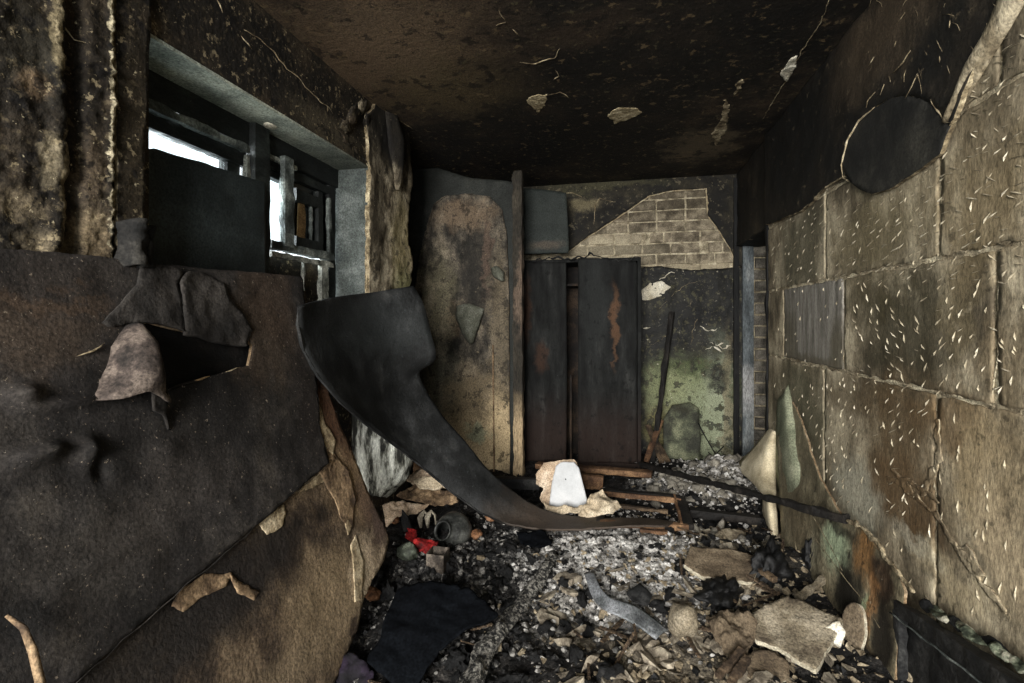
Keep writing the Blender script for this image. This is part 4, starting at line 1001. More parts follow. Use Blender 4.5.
# white panel, cardboard and cloth
mat('white_enamel', [(0.36, '9fa0a1'), (0.5, 'b4b6b7'), (0.64, 'c4c5c5')], scale=3, rough=0.45, bump=0.05, grain=0.06, blobs=[((0, 0, 0), (.1, .1, .1), 'b9bcbf', 0, 1)])
mat('cardboard', [(0.3, '8a755f'), (0.5, 'b6a189'), (0.7, 'd6c5b0')], scale=9, rough=0.9, bump=0.4, local=True)
mat('cloth_cream', [(0.3, '8e7f68'), (0.5, 'b7a88f'), (0.7, 'd8ccb6')], scale=6, rough=0.9, bump=0.3, local=True)
PWH = Plane((0, 3.35, 0.1), (0, -1, 0.22))
wp = plate('enamelled_sheet', PWH, [(549, 505), (552, 482), (556, 466), (561, 462), (574, 462), (579, 468), (587, 500), (585, 507), (568, 510)], 'white_enamel', 0.02, 0.01, 0.001)
tag(wp, 'white enamelled trapezoid panel standing in the ash', 'panel')
me = lump_mesh('bolt', 0.005, 1, 2, 0.0); me.materials.append(MATS['frame_grey']); place('bolt', me, PWH.at(566, 479) + PWH.n * 0.022, 1, (0, 0, 0), parent=wp)
def crumple(name, pl, outl, m, thick, amp, sc, label, cat, lift=0.0, cell=0.009, edge=0.006, group=None):
    s = random.uniform(0, 90)
    return tag(plate(name, pl, outl, m, thick, cell, edge, lambda u, v: amp * (fbm(u, v, s, sc, 4) + 0.6 * abs(fbm(u, v, s + 4, sc * .6, 2))), lift=lift), label, cat, group)
crumple('torn_cardboard', Plane((0, 3.40, 0.1), (0, -1, 0.2)), [(536, 474), (544, 463), (556, 461), (574, 459), (578, 466), (560, 470), (554, 480), (551, 506), (546, 509), (540, 498), (544, 488), (536, 484)], 'cardboard', 0.006, 0.035, 9, 'beige torn cardboard framing the white enamelled panel', 'cardboard')
crumple('cream_cloth', Plane(atY(602, 512, 3.2), (0.1, -0.8, 0.6)), [(578, 516), (586, 505), (592, 493), (602, 490), (612, 500), (621, 508), (612, 516), (598, 518), (585, 519)], 'cloth_cream', 0.006, 0.09, 5, 'crumpled cream cloth beside the white enamelled panel', 'cloth')
crumple('cream_cloth', Plane(atY(560, 512, 3.2), (0, -0.6, 0.8)), [(543, 504), (556, 507), (575, 508), (586, 506), (580, 514), (560, 514), (546, 511)], 'cloth_cream', 0.006, 0.03, 9, 'flat cream cloth strip under the white enamelled panel', 'cloth')

# wooden picture frame
pf = tag(empty('empty_wooden_frame', atZ(650, 512, 0.14)), 'empty brown wooden frame lying on the ash', 'frame')
C1, C2, C3, C4 = atZ(604, 491, .15), atZ(680, 498, .17), atZ(688, 527, .13), atZ(600, 523, .13)
for a_, b_, w_, m_ in ((C1, C2, .05, 'char_wood'), (C2, C3, .07, 'char_wood'), (C3, C4, .04, 'raw_wood'), (C4, C1, .05, 'char_wood'), (C1.lerp(C4, .14) + Vector((0, 0, .01)), C2.lerp(C3, .16) + Vector((0, 0, .01)), .018, 'raw_wood'), (C2.lerp(C1, .07) + Vector((0, 0, .01)), C3.lerp(C4, .07) + Vector((0, 0, .01)), .016, 'raw_wood')):
    beam('frame_rail', a_, b_, w_, 0.035, m_, pf, 0.004)
for (p, q, l) in (((612, 505), (668, 512), 'brown lath lying inside the empty wooden frame'), ((640, 530), (668, 533), 'orange-brown lath below the empty wooden frame')):
    tag(beam('lath', atZ(*p, .12), atZ(*q, .12), 0.03, 0.02, 'raw_wood' if 'orange' in l else 'old_wood', None, 0.004), l, 'lath', 'laths around the wooden frame')

# ------------------------------------------------------------------ foot of the chiselled wall
mat('cream_board', [(0.36, 'a5987c'), (0.5, 'cabd9f'), (0.66, 'e2d7bc')], scale=5, rough=0.85, bump=0.3, grain=0.25)
E1 = [[atX(770, 428, 1.06), atX(773, 430, 1.04), atX(776, 432, 1.05)], [atX(754, 447, 1.0), atX(766, 450, .99), atX(776, 455, 1.05)], [atX(738, 466, .93), atX(760, 472, .95), atX(776, 478, 1.04)], [atX(752, 482, .93), atX(763, 488, .93), atX(776, 492, 1.0)], [atX(763, 494, .92), atX(769, 497, .91), atX(776, 500, .97)]]
tag(loft('curled_cream_board', E1, 'cream_board', 0.008, None, sub=4, amp=0.006, sc=8), 'curled cream board hanging at the doorway end of the chiselled wall', 'board')
E2 = [[atX(763, 496, .93), atX(769, 496, .91), atX(776, 498, .97)], [atX(763, 515, .95), atX(770, 518, .92), atX(777, 518, .97)], [atX(768, 532, .95), atX(773, 536, .93), atX(779, 540, .97)], [atX(775, 544, .94), atX(777, 546, .93), atX(779, 548, .96)]]
tag(loft('curled_cream_board', E2, 'cream_board', 0.008, None, sub=4, amp=0.004, sc=8), 'narrow cream board strip below the charred rail', 'board')
mat('skirt_board', [(0.3, '54503f'), (0.5, '736d59'), (0.7, '928b74')], scale=6, rough=0.75, bump=0.5, stretch=(1, 1, 0.4),
    blobs=[])
PSK = Plane((1.02, 0, 0.5), (-1, 0, 0.12))
mat('skirt_board2', [(0.3, '4d4738'), (0.5, '6b634f'), (0.7, '8d846c')], scale=6, detail=10, rough=0.6, bump=0.5, stretch=(1, 1, 0.5),
    blobs=[stain(PSK, 838, 545, 14, 26, '93a083', 0.85, 0.9), stain(PSK, 868, 555, 12, 28, '83603a', 0.85, 0.9), stain(PSK, 885, 580, 14, 30, '2a1c12', 0.9, 0.9), stain(PSK, 850, 595, 16, 36, '131210', 0.95, 0.9), stain(PSK, 872, 605, 7, 40, '7d5a38', 0.8, 0.9),
           stain(PSK, 864, 612, 4, 22, '7f8a6c', 0.8, 0.8), stain(PSK, 885, 640, 12, 50, '15120f', 0.95, 0.9), stain(PSK, 860, 655, 20, 30, '2e241a', 0.9, 0.9), stain(PSK, 800, 520, 12, 30, '5c5240', 0.7, 1.0), stain(PSK, 812, 560, 8, 30, '8c8670', 0.6, 1.0),
           stain(PSK, 840, 525, 20, 8, '26221a', 0.8, 0.9)], warp=0.05, wscale=10, specks=[('14110d', 0.60, 18, 0.7), ('b5b09c', 0.66, 40, 0.6)])
ssk = tag(plate('scorched_skirting', PSK, [(777, 440), (790, 400), (800, 420), (812, 455), (822, 480), (843, 518), (858, 526), (872, 540), (884, 556), (897, 573), (905, 592), (898, 640), (892, 700), (880, 760), (860, 750), (848, 700), (836, 650), (828, 610), (812, 592), (792, 575), (780, 548)], ['skirt_board2', 'felt_edge'], 0.010, 0.012, 0.004, rough(0.010, 4, 3)),
    'scorched skirting sheet with green and orange burn marks along the chiselled wall', 'board')
for P_ in ([(803, 522), (822, 548), (845, 578), (862, 600), (880, 628)], [(812, 515), (830, 545), (842, 570)], [(795, 540), (800, 575)]):
    rim('loose_wire', PSK, P_, 0.0022, 'rim_plaster', ssk, off=0.02, jit=0.006)
tag(smear('white_edge_strip', PSK, [(846, 521), (860, 527), (874, 540), (884, 556), (893, 570), (903, 582), (912, 592)], 0.016, 'rim_plaster', None, 0.008, 0.018, 0.006, 0.006, 1.2), 'pale broken plaster edge curving above the scorched skirting', 'plaster')
mat('green_sheet', [(0.3, '5f6350'), (0.5, '7d806a'), (0.7, '9a9b83')], scale=5, rough=0.8, bump=0.3)
G = [[atX(778, 400, 1.06), atX(784, 392, 1.03), atX(789, 384, 1.07)], [atX(776, 430, 1.05), atX(787, 430, 1.01), atX(797, 425, 1.06)], [atX(776, 465, 1.05), atX(790, 465, .99), atX(806, 462, 1.05)], [atX(778, 492, 1.04), atX(794, 494, 1.0), atX(813, 497, 1.05)]]
tag(loft('peeling_green_sheet', G, 'green_sheet', 0.006, None, sub=4, amp=0.006, sc=8), 'grey-green sheet peeling off the wall above the charred rail', 'sheet')

# charred low cabinet
cb = tag(empty('charred_cabinet', (1.0, 1.5, 0.02)), 'charred low cabinet with a panelled front beneath the chiselled wall', 'cabinet')
mat('char_panel', [(0.36, '0b0b0b'), (0.5, '171716'), (0.64, '2c2b29')], scale=10, rough=0.7, bump=0.8, bscale=25, specks=[('6a4a30', 0.68, 9, 0.8), ('4a4845', 0.65, 40, 0.5)])
YK0, YK1, XK = 0.9, 2.04, 0.985
def zk(y): return 0.385 + 0.20 * (2.0 - y)
beam('top_rail', (XK + 0.01, YK0, zk(YK0) - 0.045), (XK + 0.01, YK1, zk(YK1) - 0.03), 0.05, 0.085, 'char_panel', cb, 0.006, seg=40, taper=0.62)
tube('worn_edge', [(XK - 0.017, YK0 + (YK1 - YK0) * k / 35, zk(YK0 + (YK1 - YK0) * k / 35) - 0.083 + 0.03 * k / 35 + 0.002 * math.sin(k * 1.7)) for k in range(36)], 0.0035, 'frame_grey', 6, cb, amp=.5)
beam('stile', (XK + 0.005, YK1 - 0.02, 0.02), (XK + 0.005, YK1 - 0.02, zk(YK1) - 0.04), 0.045, 0.03, 'char_bag', cb, 0.006, up=(1, 0, 0))
beam('stile', (XK + 0.005, 1.25, 0.02), (XK + 0.005, 1.25, zk(1.25) - 0.07), 0.045, 0.03, 'char_bag', cb, 0.006, up=(1, 0, 0))
plate('front_panel', Plane((XK + 0.045, 0, 0), (-1, 0, 0)), [(-YK1, 0.02), (-YK0, 0.02), (-YK0, zk(YK0) - 0.05), (-YK1, zk(YK1) - 0.03)], 'char_panel', 0.012, 0.02, 0.002, rough(0.014, 9, 4), parent=cb, px=False)
ZK = 0
mat('paint_chip', [(0.38, '2f342a'), (0.48, '646a58'), (0.56, '9a9786'), (0.66, 'bdb8a8')], scale=14, rough=0.7, bump=0.4)
for k in range(18):
    y = 1.96 - 0.05 * k; x = 1.045 + 0.012 * math.sin(k * 2.3)
    P0 = Plane((x, y, zk(y) + 0.004), (-0.75, 0.1, 1), (0, 1, 0))
    r_ = [(math.cos(t) * 0.022 * rnd.uniform(.4, 1), math.sin(t) * 0.06 * rnd.uniform(.5, 1)) for t in [i * 0.9 for i in range(7)]]
    plate('paint_flake', P0, r_, 'paint_chip' if k % 3 else 'char_bag', 0.006, 0.008, 0.004, rough(0.012, 14, k), parent=cb, px=False, lift=0.006)

# ------------------------------------------------------------------ ash and rubble on the floor
def ground(x, y):
    z = 0.055 + 0.045 * noise.fractal(Vector((x * 1.6, y * 1.6, 3)), 0.8, 2.1, 3)
    z += 0.05 * math.exp(-((x - 0.1) / 0.6) ** 2 - ((y - 2.7) / 0.5) ** 2)
    z += 0.20 * math.exp(-((x - 0.85) / 0.28) ** 2 - ((y - 4.3) / 0.4) ** 2)
    z += 0.07 * math.exp(-((x - 0.45) / 0.3) ** 2 - ((y - 3.9) / 0.25) ** 2)
    z += 0.03 * math.exp(-((x - 1.0) / 0.22) ** 2 - ((y - 2.3) / 0.7) ** 2)
    z += 0.06 * math.exp(-((x + 0.95) / 0.3) ** 2 - ((y - 2.6) / 0.5) ** 2)
    z -= 0.05 * math.exp(-((x + 0.15) / 0.10) ** 2 - ((y - 2.3) / 0.35) ** 2)
    z += 0.05 * math.exp(-((x - 0.75) / 0.5) ** 2 - ((y - 2.95) / 0.12) ** 2)
    return max(z, 0.008)
def fine(x, y):
    p = Vector((x, y, 0))
    return 0.014 * noise.fractal(p * 11, 0.7, 2.1, 4) + 0.012 * (0.5 - abs(noise.noise(p * 34))) + 0.006 * noise.noise(p * 75)
PGR = Plane((0, 0, 0.1), (0, 0, 1), (0, 1, 0))
mat('ash_bed', [(0.36, '080808'), (0.5, '1a1918'), (0.6, '393633'), (0.72, '6a655d')], scale=13, detail=12, rough=0.95, bump=0.9, bscale=70, bdist=0.02, grain=0.6, gscale=90, nrough=0.7,
    blobs=[stain(PGR, 620, 560, 80, 42, 'cbc8c3', 0.9, 1.1), stain(PGR, 560, 548, 60, 26, 'bfbdb9', 0.9, 1.1), stain(PGR, 565, 600, 45, 30, '9b9790', 0.75, 1.1), stain(PGR, 690, 560, 40, 30, '6b665d', 0.5, 1.2),
           stain(PGR, 700, 485, 40, 12, '9a958a', 0.8, 1.1), stain(PGR, 655, 487, 20, 8, '8f8c88', 0.7, 1.0), stain(PGR, 680, 660, 70, 25, '7d7362', 0.6, 1.2), stain(PGR, 460, 580, 40, 12, '6f6e6e', 0.5, 1.2),
           stain(PGR, 740, 545, 40, 20, '5c5547', 0.6, 1.2), stain(PGR, 700, 575, 20, 8, '1c1a17', 0.9, 1.0)],
    specks=[('0a0a0a', 0.56, 9, 0.85), ('0c0b0b', 0.60, 26, 0.8), ('8d8474', 0.64, 22, 0.6), ('b5b1aa', 0.66, 40, 0.7)], warp=0.14, wscale=6)
ce_ = 0.0125
nx, ny = int(2.62 / ce_), int(4.05 / ce_)
V = []
for i in range(nx + 1):
    for j in range(ny + 1):
        x = -1.54 + i * ce_; y = 0.9 + j * ce_
        V.append((x, y, max(0.002, ground(x, y) + fine(x, y))))
Fc = [(i * (ny + 1) + j, (i + 1) * (ny + 1) + j, (i + 1) * (ny + 1) + j + 1, i * (ny + 1) + j + 1) for i in range(nx) for j in range(ny)]
tag(link('ash_bed', mesh_of('ash_bed', V, Fc), 'ash_bed'), 'grey and black ash covering the whole floor', 'ash', kind='stuff')

mat('ash_white', [(0.38, '3d3b37'), (0.47, '8d8a85'), (0.55, 'b5b2ad'), (0.66, 'd2d0cb')], scale=14, rough=1.0, bump=0.4)
mat('char_bits', [(0.3, '060606'), (0.55, '111111'), (0.75, '262524')], scale=30, rough=0.55, bump=0.4)
mat('crumb_beige', [(0.3, '544a3b'), (0.5, '7b6f5b'), (0.7, 'a69a82')], scale=20, rough=0.95, bump=0.4)
SH = []; SF = []
for k in range(6):
    me = lump_mesh('s', 0.8, 200 + k, 1, 0.9, 1.7, (1, .8, .7)); SF.append(([v.co.copy() for v in me.vertices], [tuple(p.vertices) for p in me.polygons])); bpy.data.meshes.remove(me)
for k in range(8):
    me = shard_mesh('s', 100 + k, 0.4, 9); SH.append(([v.co.copy() for v in me.vertices], [tuple(p.vertices) for p in me.polygons])); bpy.data.meshes.remove(me)
def strew(name, n, sampler, smin, smax, m, label, cat, flat=1.0, shapes=None):
    VV = []; FF = []
    for _ in range(n):
        x, y = sampler()
        if not (-1.5 < x < 1.03 and 1.0 < y < 4.9): continue
        vs, fs = rnd.choice(shapes or SH); o = len(VV)
        s = smin + (smax - smin) * rnd.random() ** 2.5; R = Matrix.Rotation(rnd.uniform(0, 6.3), 3, 'Z') @ Matrix.Rotation(rnd.gauss(0, .5), 3, 'X') @ Matrix.Rotation(rnd.gauss(0, .5), 3, 'Y')
        c = Vector((x, y, ground(x, y) + fine(x, y) + s * 0.15))
        for v in vs: VV.append(c + R @ Vector((v.x * s, v.y * s, v.z * s * flat)))
        for f in fs: FF.append(tuple(o + i for i in f))
    tag(link(name, mesh_of(name, VV, FF, False), m), label, cat, kind='stuff')
strew('ash_flakes', 3200, lambda: (rnd.gauss(-0.02, .27), rnd.gauss(2.78, .33)), .006, .028, 'ash_white', 'pale fluffy ash flakes in the middle of the floor', 'ash', 0.8, SF)
mat('cinder_mix', [(0.42, '0b0b0b'), (0.5, '262524'), (0.56, '5c5a56'), (0.64, '8f8c87')], scale=18, rough=0.9, bump=0.4)
strew('cinders', 2600, lambda: (rnd.gauss(-0.7, .28), rnd.gauss(2.4, .45)), .006, .032, 'cinder_mix', 'mixed grey cinders in front of the hardboard', 'cinders', 0.8, SF)
strew('char_crumbs', 2600, lambda: (rnd.uniform(-1.3, 1.0), rnd.uniform(1.4, 4.4)), .006, .028, 'char_bits', 'black charcoal crumbs scattered over the ash', 'charcoal')
strew('plaster_crumbs', 2200, lambda: (rnd.gauss(0.45, .45), rnd.gauss(2.2, .6)), .006, .034, 'crumb_beige', 'beige plaster crumbs scattered over the ash', 'rubble', 0.6)
strew('heap_crumbs', 1500, lambda: (rnd.gauss(0.7, .25), rnd.gauss(4.1, .3)), .008, .03, 'ash_white', 'grey crumbs covering the heap by the back wall', 'rubble', 1.0, SF)

# single pieces
def pool(kind, m, n, fn):
    L_ = []
    for k in range(n):
        me = fn(k); me.materials.append(MATS[m]); L_.append(me)
    return L_
mat('frag_beige', [(0.36, '4d463b'), (0.5, '756c5e'), (0.64, '9a917f')], scale=1.6, rough=0.95, bump=0.5, bscale=9, local=True, rand=0.42, gscale=8, grain=0.3, specks=[])
mat('frag_grey', [(0.3, '4a4640'), (0.5, '726d63'), (0.7, '9b968a')], scale=1.6, rough=0.95, bump=0.5, bscale=9, local=True, rand=0.4, gscale=8, grain=0.35)
mat('frag_char', [(0.3, '060606'), (0.55, '131313'), (0.75, '2e2d2c')], scale=1.8, rough=0.6, bump=0.8, bscale=8, local=True, rand=0.4, gscale=8, grain=0.5)
PFs = pool('p', 'frag_beige', 10, lambda k: shard_mesh('plaster_fragment', k, 0.22, 14))
GFs = pool('g', 'frag_grey', 8, lambda k: lump_mesh('rubble_lump', 1, 40 + k, 2, 0.5, 1.5, (1, .8, .6)))
CFs = pool('c', 'frag_char', 8, lambda k: lump_mesh('charred_lump', 1, 60 + k, 3, 0.7, 1.8, (1, .75, .6)))
LAND = [(atZ(x, y, .1).x, atZ(x, y, .1).y, l) for x, y, l in ((683, 615, 'rounded stone'), (790, 625, 'largest plaster slab'), (722, 565, 'brown plaster slab'), (620, 605, 'bent metal strip'), (520, 610, 'ash-covered batten'),
        (430, 630, 'black cloth'), (452, 540, 'round jug'), (735, 645, 'brown rag'), (645, 510, 'empty wooden frame'), (590, 520, 'bent black sheet'), (705, 465, 'back wall'), (770, 540, 'cream board strip'), (800, 580, 'skirting sheet'),
        (620, 665, 'pale rubble patch'), (600, 560, 'white ash mound'), (850, 640, 'grey oval disc'), (730, 510, 'charred rail'), (660, 465, 'crossed stakes'))]
def put(name, poolm, regions, n, smin, smax, base_l, cat, tilt=0.35):
    k = 0; W_ = [r[4] for r in regions]
    while k < n:
        x0, y0, x1, y1, _ = rnd.choices(regions, W_)[0]
        p = atZ(rnd.uniform(x0, x1), rnd.uniform(y0, y1), 0.11)
        if not (-1.25 < p.x < 0.98): continue
        s = smin + (smax - smin) * rnd.random() ** 1.8
        lm = min(LAND, key=lambda q: (q[0] - p.x) ** 2 + (q[1] - p.y) ** 2)[2]
        sz_ = 'large' if s > smin + .55 * (smax - smin) else ('small' if s > smin + .15 * (smax - smin) else 'tiny')
        group = '%s %s by the %s' % (sz_, base_l, lm); label = '%s %s lying in the ash by the %s' % (sz_, base_l, lm)
        place(name, rnd.choice(poolm), (p.x, p.y, ground(p.x, p.y) + s * 0.12), (s, s * rnd.uniform(.6, 1), s * rnd.uniform(.7, 1.2)), (rnd.gauss(0, tilt), rnd.gauss(0, tilt), rnd.uniform(0, 6.3)), label, cat, group)
        k += 1
put('plaster_fragment', PFs, [(560, 610, 720, 690, 3), (640, 580, 800, 640, 2), (700, 500, 790, 600, 2), (540, 560, 650, 640, 1), (740, 640, 860, 690, 1)], 260, .018, .08,
    'beige plaster fragment', 'plaster')
put('charred_lump', CFs, [(370, 520, 540, 600, 3), (380, 540, 470, 683, 2), (500, 560, 620, 683, 1), (620, 540, 760, 600, 1), (640, 490, 760, 540, 1)], 150, .018, .055,
    'black charred lump', 'charcoal', 0.8)
put('rubble_lump', GFs, [(655, 470, 745, 500, 3), (640, 480, 690, 492, 1), (690, 520, 780, 545, 1)], 90, .025, .075, 'grey rubble lump', 'rubble', 0.6)
tw = [beam('wood_splinter', (-1, 0, 0), (1, 0, 0), 0.14, 0.09, 'old_wood', None, 0.02) for _ in range(1)][0]
for k in range(45):
    x0, y0, x1, y1 = rnd.choice(((700, 500, 790, 600), (560, 600, 760, 690), (640, 520, 780, 600), (370, 590, 480, 680)))
    p = atZ(rnd.uniform(x0, x1), rnd.uniform(y0, y1), .12)
    if k == 0: o = tw
    else:
        o = tw.copy(); COL.objects.link(o)
    s = rnd.uniform(.035, .12)
    o.location = (p.x, p.y, ground(p.x, p.y) + 0.02); o.scale = (s, rnd.uniform(.05, .13), rnd.uniform(.05, .12)); o.rotation_euler = (rnd.gauss(0, .3), rnd.gauss(0, .3), rnd.uniform(0, 3.14))
    lm = min(LAND, key=lambda q: (q[0] - p.x) ** 2 + (q[1] - p.y) ** 2)[2]
    tag(o, '%s wood splinter lying in the rubble by the %s' % ('long thin' if s > .075 else 'short', lm), 'splinter', 'wood splinters by the ' + lm)

def gz(px, py, dz=0.0):
    p = atZ(px, py, 0.1); p = atZ(px, py, ground(p.x, p.y) + dz); return p
def flat_on(px, py, n=(0, 0, 1), dz=0.02):
    return Plane(gz(px, py, dz), n, (0, 1, 0))
# big named pieces
mat('slab_beige', [(0.36, '4d4438'), (0.5, '746a58'), (0.64, '958b78')], scale=7, detail=10, rough=0.92, bump=0.6, specks=[('2a241c', 0.61, 20, 0.6), ('a89f8b', 0.64, 40, 0.5)])
mat('slab_brown', [(0.3, '3f352a'), (0.5, '5c5040'), (0.7, '7a6d5a')], scale=7, detail=10, rough=0.92, bump=0.6)
mat('pale_edge', [(0.3, '8d8470'), (0.6, 'b8b09b')], scale=12, rough=0.95)
tag(plate('plaster_slab', flat_on(790, 625, (-0.15, -0.28, 1), .06), [(764, 604), (788, 597), (806, 602), (822, 611), (843, 618), (838, 632), (826, 652), (816, 669), (800, 662), (778, 648), (756, 638), (742, 622)], ['slab_beige', 'pale_edge'], 0.022, 0.012, 0.008, rough(0.010, 6)), 'largest flat beige plaster slab near the scorched skirting', 'slab')
tag(plate('plaster_slab', flat_on(722, 565, (0.05, -0.3, 1), .05), [(684, 564), (690, 546), (715, 548), (748, 552), (762, 566), (752, 582), (728, 580), (702, 576)], ['slab_brown', 'pale_edge'], 0.022, 0.012, 0.008, rough(0.012, 6)), 'brown plaster slab below the empty wooden frame', 'slab')
tag(plate('plaster_slab', flat_on(770, 660, (0.1, -0.3, 1), .03), [(745, 652), (768, 648), (788, 662), (790, 680), (765, 688), (748, 676)], ['slab_brown', 'pale_edge'], 0.02, 0.012, 0.008, rough(0.012, 6)), 'dark slab tucked below the largest plaster slab', 'slab')
tag(plate('plaster_slab', flat_on(725, 535, (0.05, -0.35, 1), .05), [(706, 540), (722, 528), (742, 531), (752, 542), (730, 550)], ['slab_beige', 'pale_edge'], 0.02, 0.010, 0.008, rough(0.012, 6)), 'pale slab tilted above the brown plaster slab', 'slab')
me = lump_mesh('rounded_stone', 0.085, 5, 3, 0.25, 1.0, (0.8, 0.7, 1.0)); me.materials.append(MATS['slab_beige'])
p = gz(683, 622, 0.06); place('rounded_stone', me, p, 1, (0.2, 0.3, 0), 'rounded grey-brown stone standing near the bent metal strip', 'stone')
crumple('brown_rag', flat_on(735, 640, (-0.2, -0.5, 1), .04), [(706, 618), (722, 612), (746, 614), (758, 628), (752, 648), (744, 664), (734, 684), (726, 664), (718, 648), (712, 634)], 'slab_brown', 0.006, 0.06, 9, 'scorched brown rag draped below the rounded stone', 'rag')
for i, (a_, b_, l) in enumerate((((718, 676), (742, 650), 'pale split stick poking out of the brown rag'), ((730, 684), (748, 658), 'second split stick at the lower end of the brown rag'), ((799, 598), (828, 576), 'pale broken stick wedged against the skirting sheet'), ((690, 512), (760, 520), 'black charred batten lying across the rubble below the rail'), ((744, 560), (775, 580), 'grey lath lying beside the brown plaster slab'))):
    tag(beam('broken_stick', gz(*a_, .05), gz(*b_, .07), 0.028 if i != 3 else 0.06, 0.022 if i != 3 else 0.05, 'slab_beige' if i == 2 else ('char_wood' if i == 3 else 'old_wood'), None, 0.005), l, 'stick', 'broken sticks on the rubble')
PD = Plane(atX(853, 633, 0.93), (-1, -0.55, 0.35))
ring = [(852 + 13 * math.cos(t) - 1.5 * math.sin(t), 632 + 30 * math.sin(t)) for t in [i * math.pi / 9 for i in range(18)]]
tag(plate('oval_disc', PD, ring, ['slab_brown', 'pale_edge'], 0.016, 0.009, 0.003, rough(0.004, 8)), 'grey oval disc propped against the scorched skirting', 'disc')
tag(plate('white_shard', flat_on(836, 634, (-0.3, -0.7, .7), .06), [(825, 628), (838, 620), (846, 632), (840, 646), (828, 640)], 'white_plaster', 0.02, 0.008, 0.004, rough(0.008, 9)), 'whitish shard beside the grey oval disc', 'shard')
for (x, y, sz, sq, l) in ((770, 575, .12, (1.0, .6, 1.0), 'black charred chunk beside the skirting sheet'), (812, 562, .07, (.7, .6, 1.4), 'black charred stump against the skirting sheet'), (722, 592, .10, (1.3, .7, .5), 'flat black charred chunk above the largest plaster slab'), (770, 520, .08, (1.6, .7, .5), 'black charred chunk below the charred rail')):
    me = lump_mesh('charred_chunk', sz, sz * 100, 4, 0.6, 1.7, sq); me.materials.append(MATS['char_bits'])
    place('charred_chunk', me, gz(x, y, sz * 0.15), 1, (0, 0, 1), l, 'charcoal', 'large charred chunks')

# bent metal strip
mat('metal_strip', [(0.36, '3c3e40'), (0.5, '5c5f60'), (0.64, '85878a')], scale=9, rough=0.5, bump=0.4, metal=0.35, specks=[('a7a59f', 0.64, 60, 0.5)])
rows = []
for (x, y, x2, y2, dz) in ((584, 573, 594, 572, .09), (588, 585, 598, 583, .10), (594, 600, 604, 592, .10), (604, 610, 612, 599, .09), (622, 618, 630, 604, .07), (640, 628, 648, 614, .05), (656, 640, 668, 630, .03)):
    a_, b_ = gz(x, y, dz), gz(x2, y2, dz + .01); rows.append([a_, a_.lerp(b_, .5) + Vector((0, 0, .006)), b_])
tag(loft('bent_metal_strip', rows, 'metal_strip', 0.005, None, sub=3, amp=0.003, sc=18), 'bent grey metal strip lying in the pale ash', 'metal strip')
# curved charred batten
mat('ashy_batten', [(0.38, '161616'), (0.48, '383734'), (0.58, '77746d')], scale=55, rough=0.9, bump=0.8, bscale=50)
rows = []
for (x, y, w_) in ((552, 556, 4), (542, 575, 5), (526, 600, 6), (508, 622, 7), (490, 645, 8), (478, 668, 9), (466, 700, 10)):
    a_, b_ = gz(x - w_, y - w_ * .3, .05), gz(x + w_, y + w_ * .3, .05); m_ = a_.lerp(b_, .5) + Vector((0, 0, .02)); rows.append([a_, m_, b_])
tag(loft('ash_covered_batten', rows, 'ashy_batten', 0.02, None, sub=6, amp=0.02, sc=22), 'long ash-covered batten curving out between black cloth and pale rubble', 'batten')
# black cloth
mat('black_cloth', [(0.3, '060709'), (0.55, '0b0d10'), (0.75, '15181c')], scale=4, rough=0.95, bump=0.2, spec=0.04)
crumple('black_cloth', flat_on(430, 630, (0.05, -0.3, 1), .11), [(398, 590), (430, 583), (455, 584), (474, 592), (488, 604), (500, 612), (486, 622), (462, 634), (440, 650), (424, 672), (408, 692), (384, 676), (366, 664), (380, 645), (386, 620)], 'black_cloth', 0.006, 0.035, 3, 'black cloth spread over the debris beside the ash-covered batten', 'cloth', cell=0.012)
tag(plate('black_flake', flat_on(532, 538, (0, -0.3, 1), .05), [(516, 532), (545, 531), (552, 542), (540, 548), (522, 543)], 'black_cloth', 0.006, 0.009, 0.004, rough(0.02, 9)), 'small black sheet scrap beneath the bent black sheet', 'scrap')
tag(plate('black_flake', flat_on(640, 595, (0.3, -0.4, 1), .06), [(628, 590), (640, 583), (652, 596), (648, 606), (634, 600)], 'char_bag', 0.006, 0.009, 0.004, rough(0.02, 9)), 'dark scrap leaning over the bent metal strip', 'scrap')
# purple fabric
mat('purple_fabric', [(0.36, '0a080b'), (0.5, '141017'), (0.64, '231a28')], scale=12, rough=0.85, bump=0.4)
crumple('purple_fabric', flat_on(352, 668, (0.4, -0.6, 1), .03), [(338, 660), (350, 652), (362, 660), (374, 672), (372, 690), (345, 695), (334, 680)], 'purple_fabric', 0.006, 0.03, 12, 'dark purple fabric scrap at the foot of the hardboard', 'fabric')

# vessel, red cloth and small finds
mat('sooty_glass_jug', [(0.36, '171817'), (0.5, '2a2b29'), (0.64, '4c4d49')], scale=9, rough=0.4, bump=0.3, specks=[('6d716c', 0.68, 40, 0.4)])
def lathe(name, prof, m, parent=None, loc=(0, 0, 0), axis=(0, 0, 1), n=28):
    V = []; Fc = []
    for (r, z) in prof:
        for k in range(n):
            t = 2 * math.pi * k / n; V.append(Vector((r * math.cos(t), r * math.sin(t), z)))
    for i in range(len(prof) - 1):
        for k in range(n): Fc.append((i * n + k, i * n + (k + 1) % n, (i + 1) * n + (k + 1) % n, (i + 1) * n + k))
    q = Vector((0, 0, 1)).rotation_difference(Vector(axis).normalized())
    V = [q @ v + Vector(loc) for v in V]
    return link(name, mesh_of(name, V, Fc), m, parent)
jl = atY(454, 532, 2.72); ax = (-0.25, -0.9, 0.42)
jug = tag(empty('round_jug', jl + Vector((0, 0, -.1))), 'round dark jug lying with its open mouth to the room', 'jug')
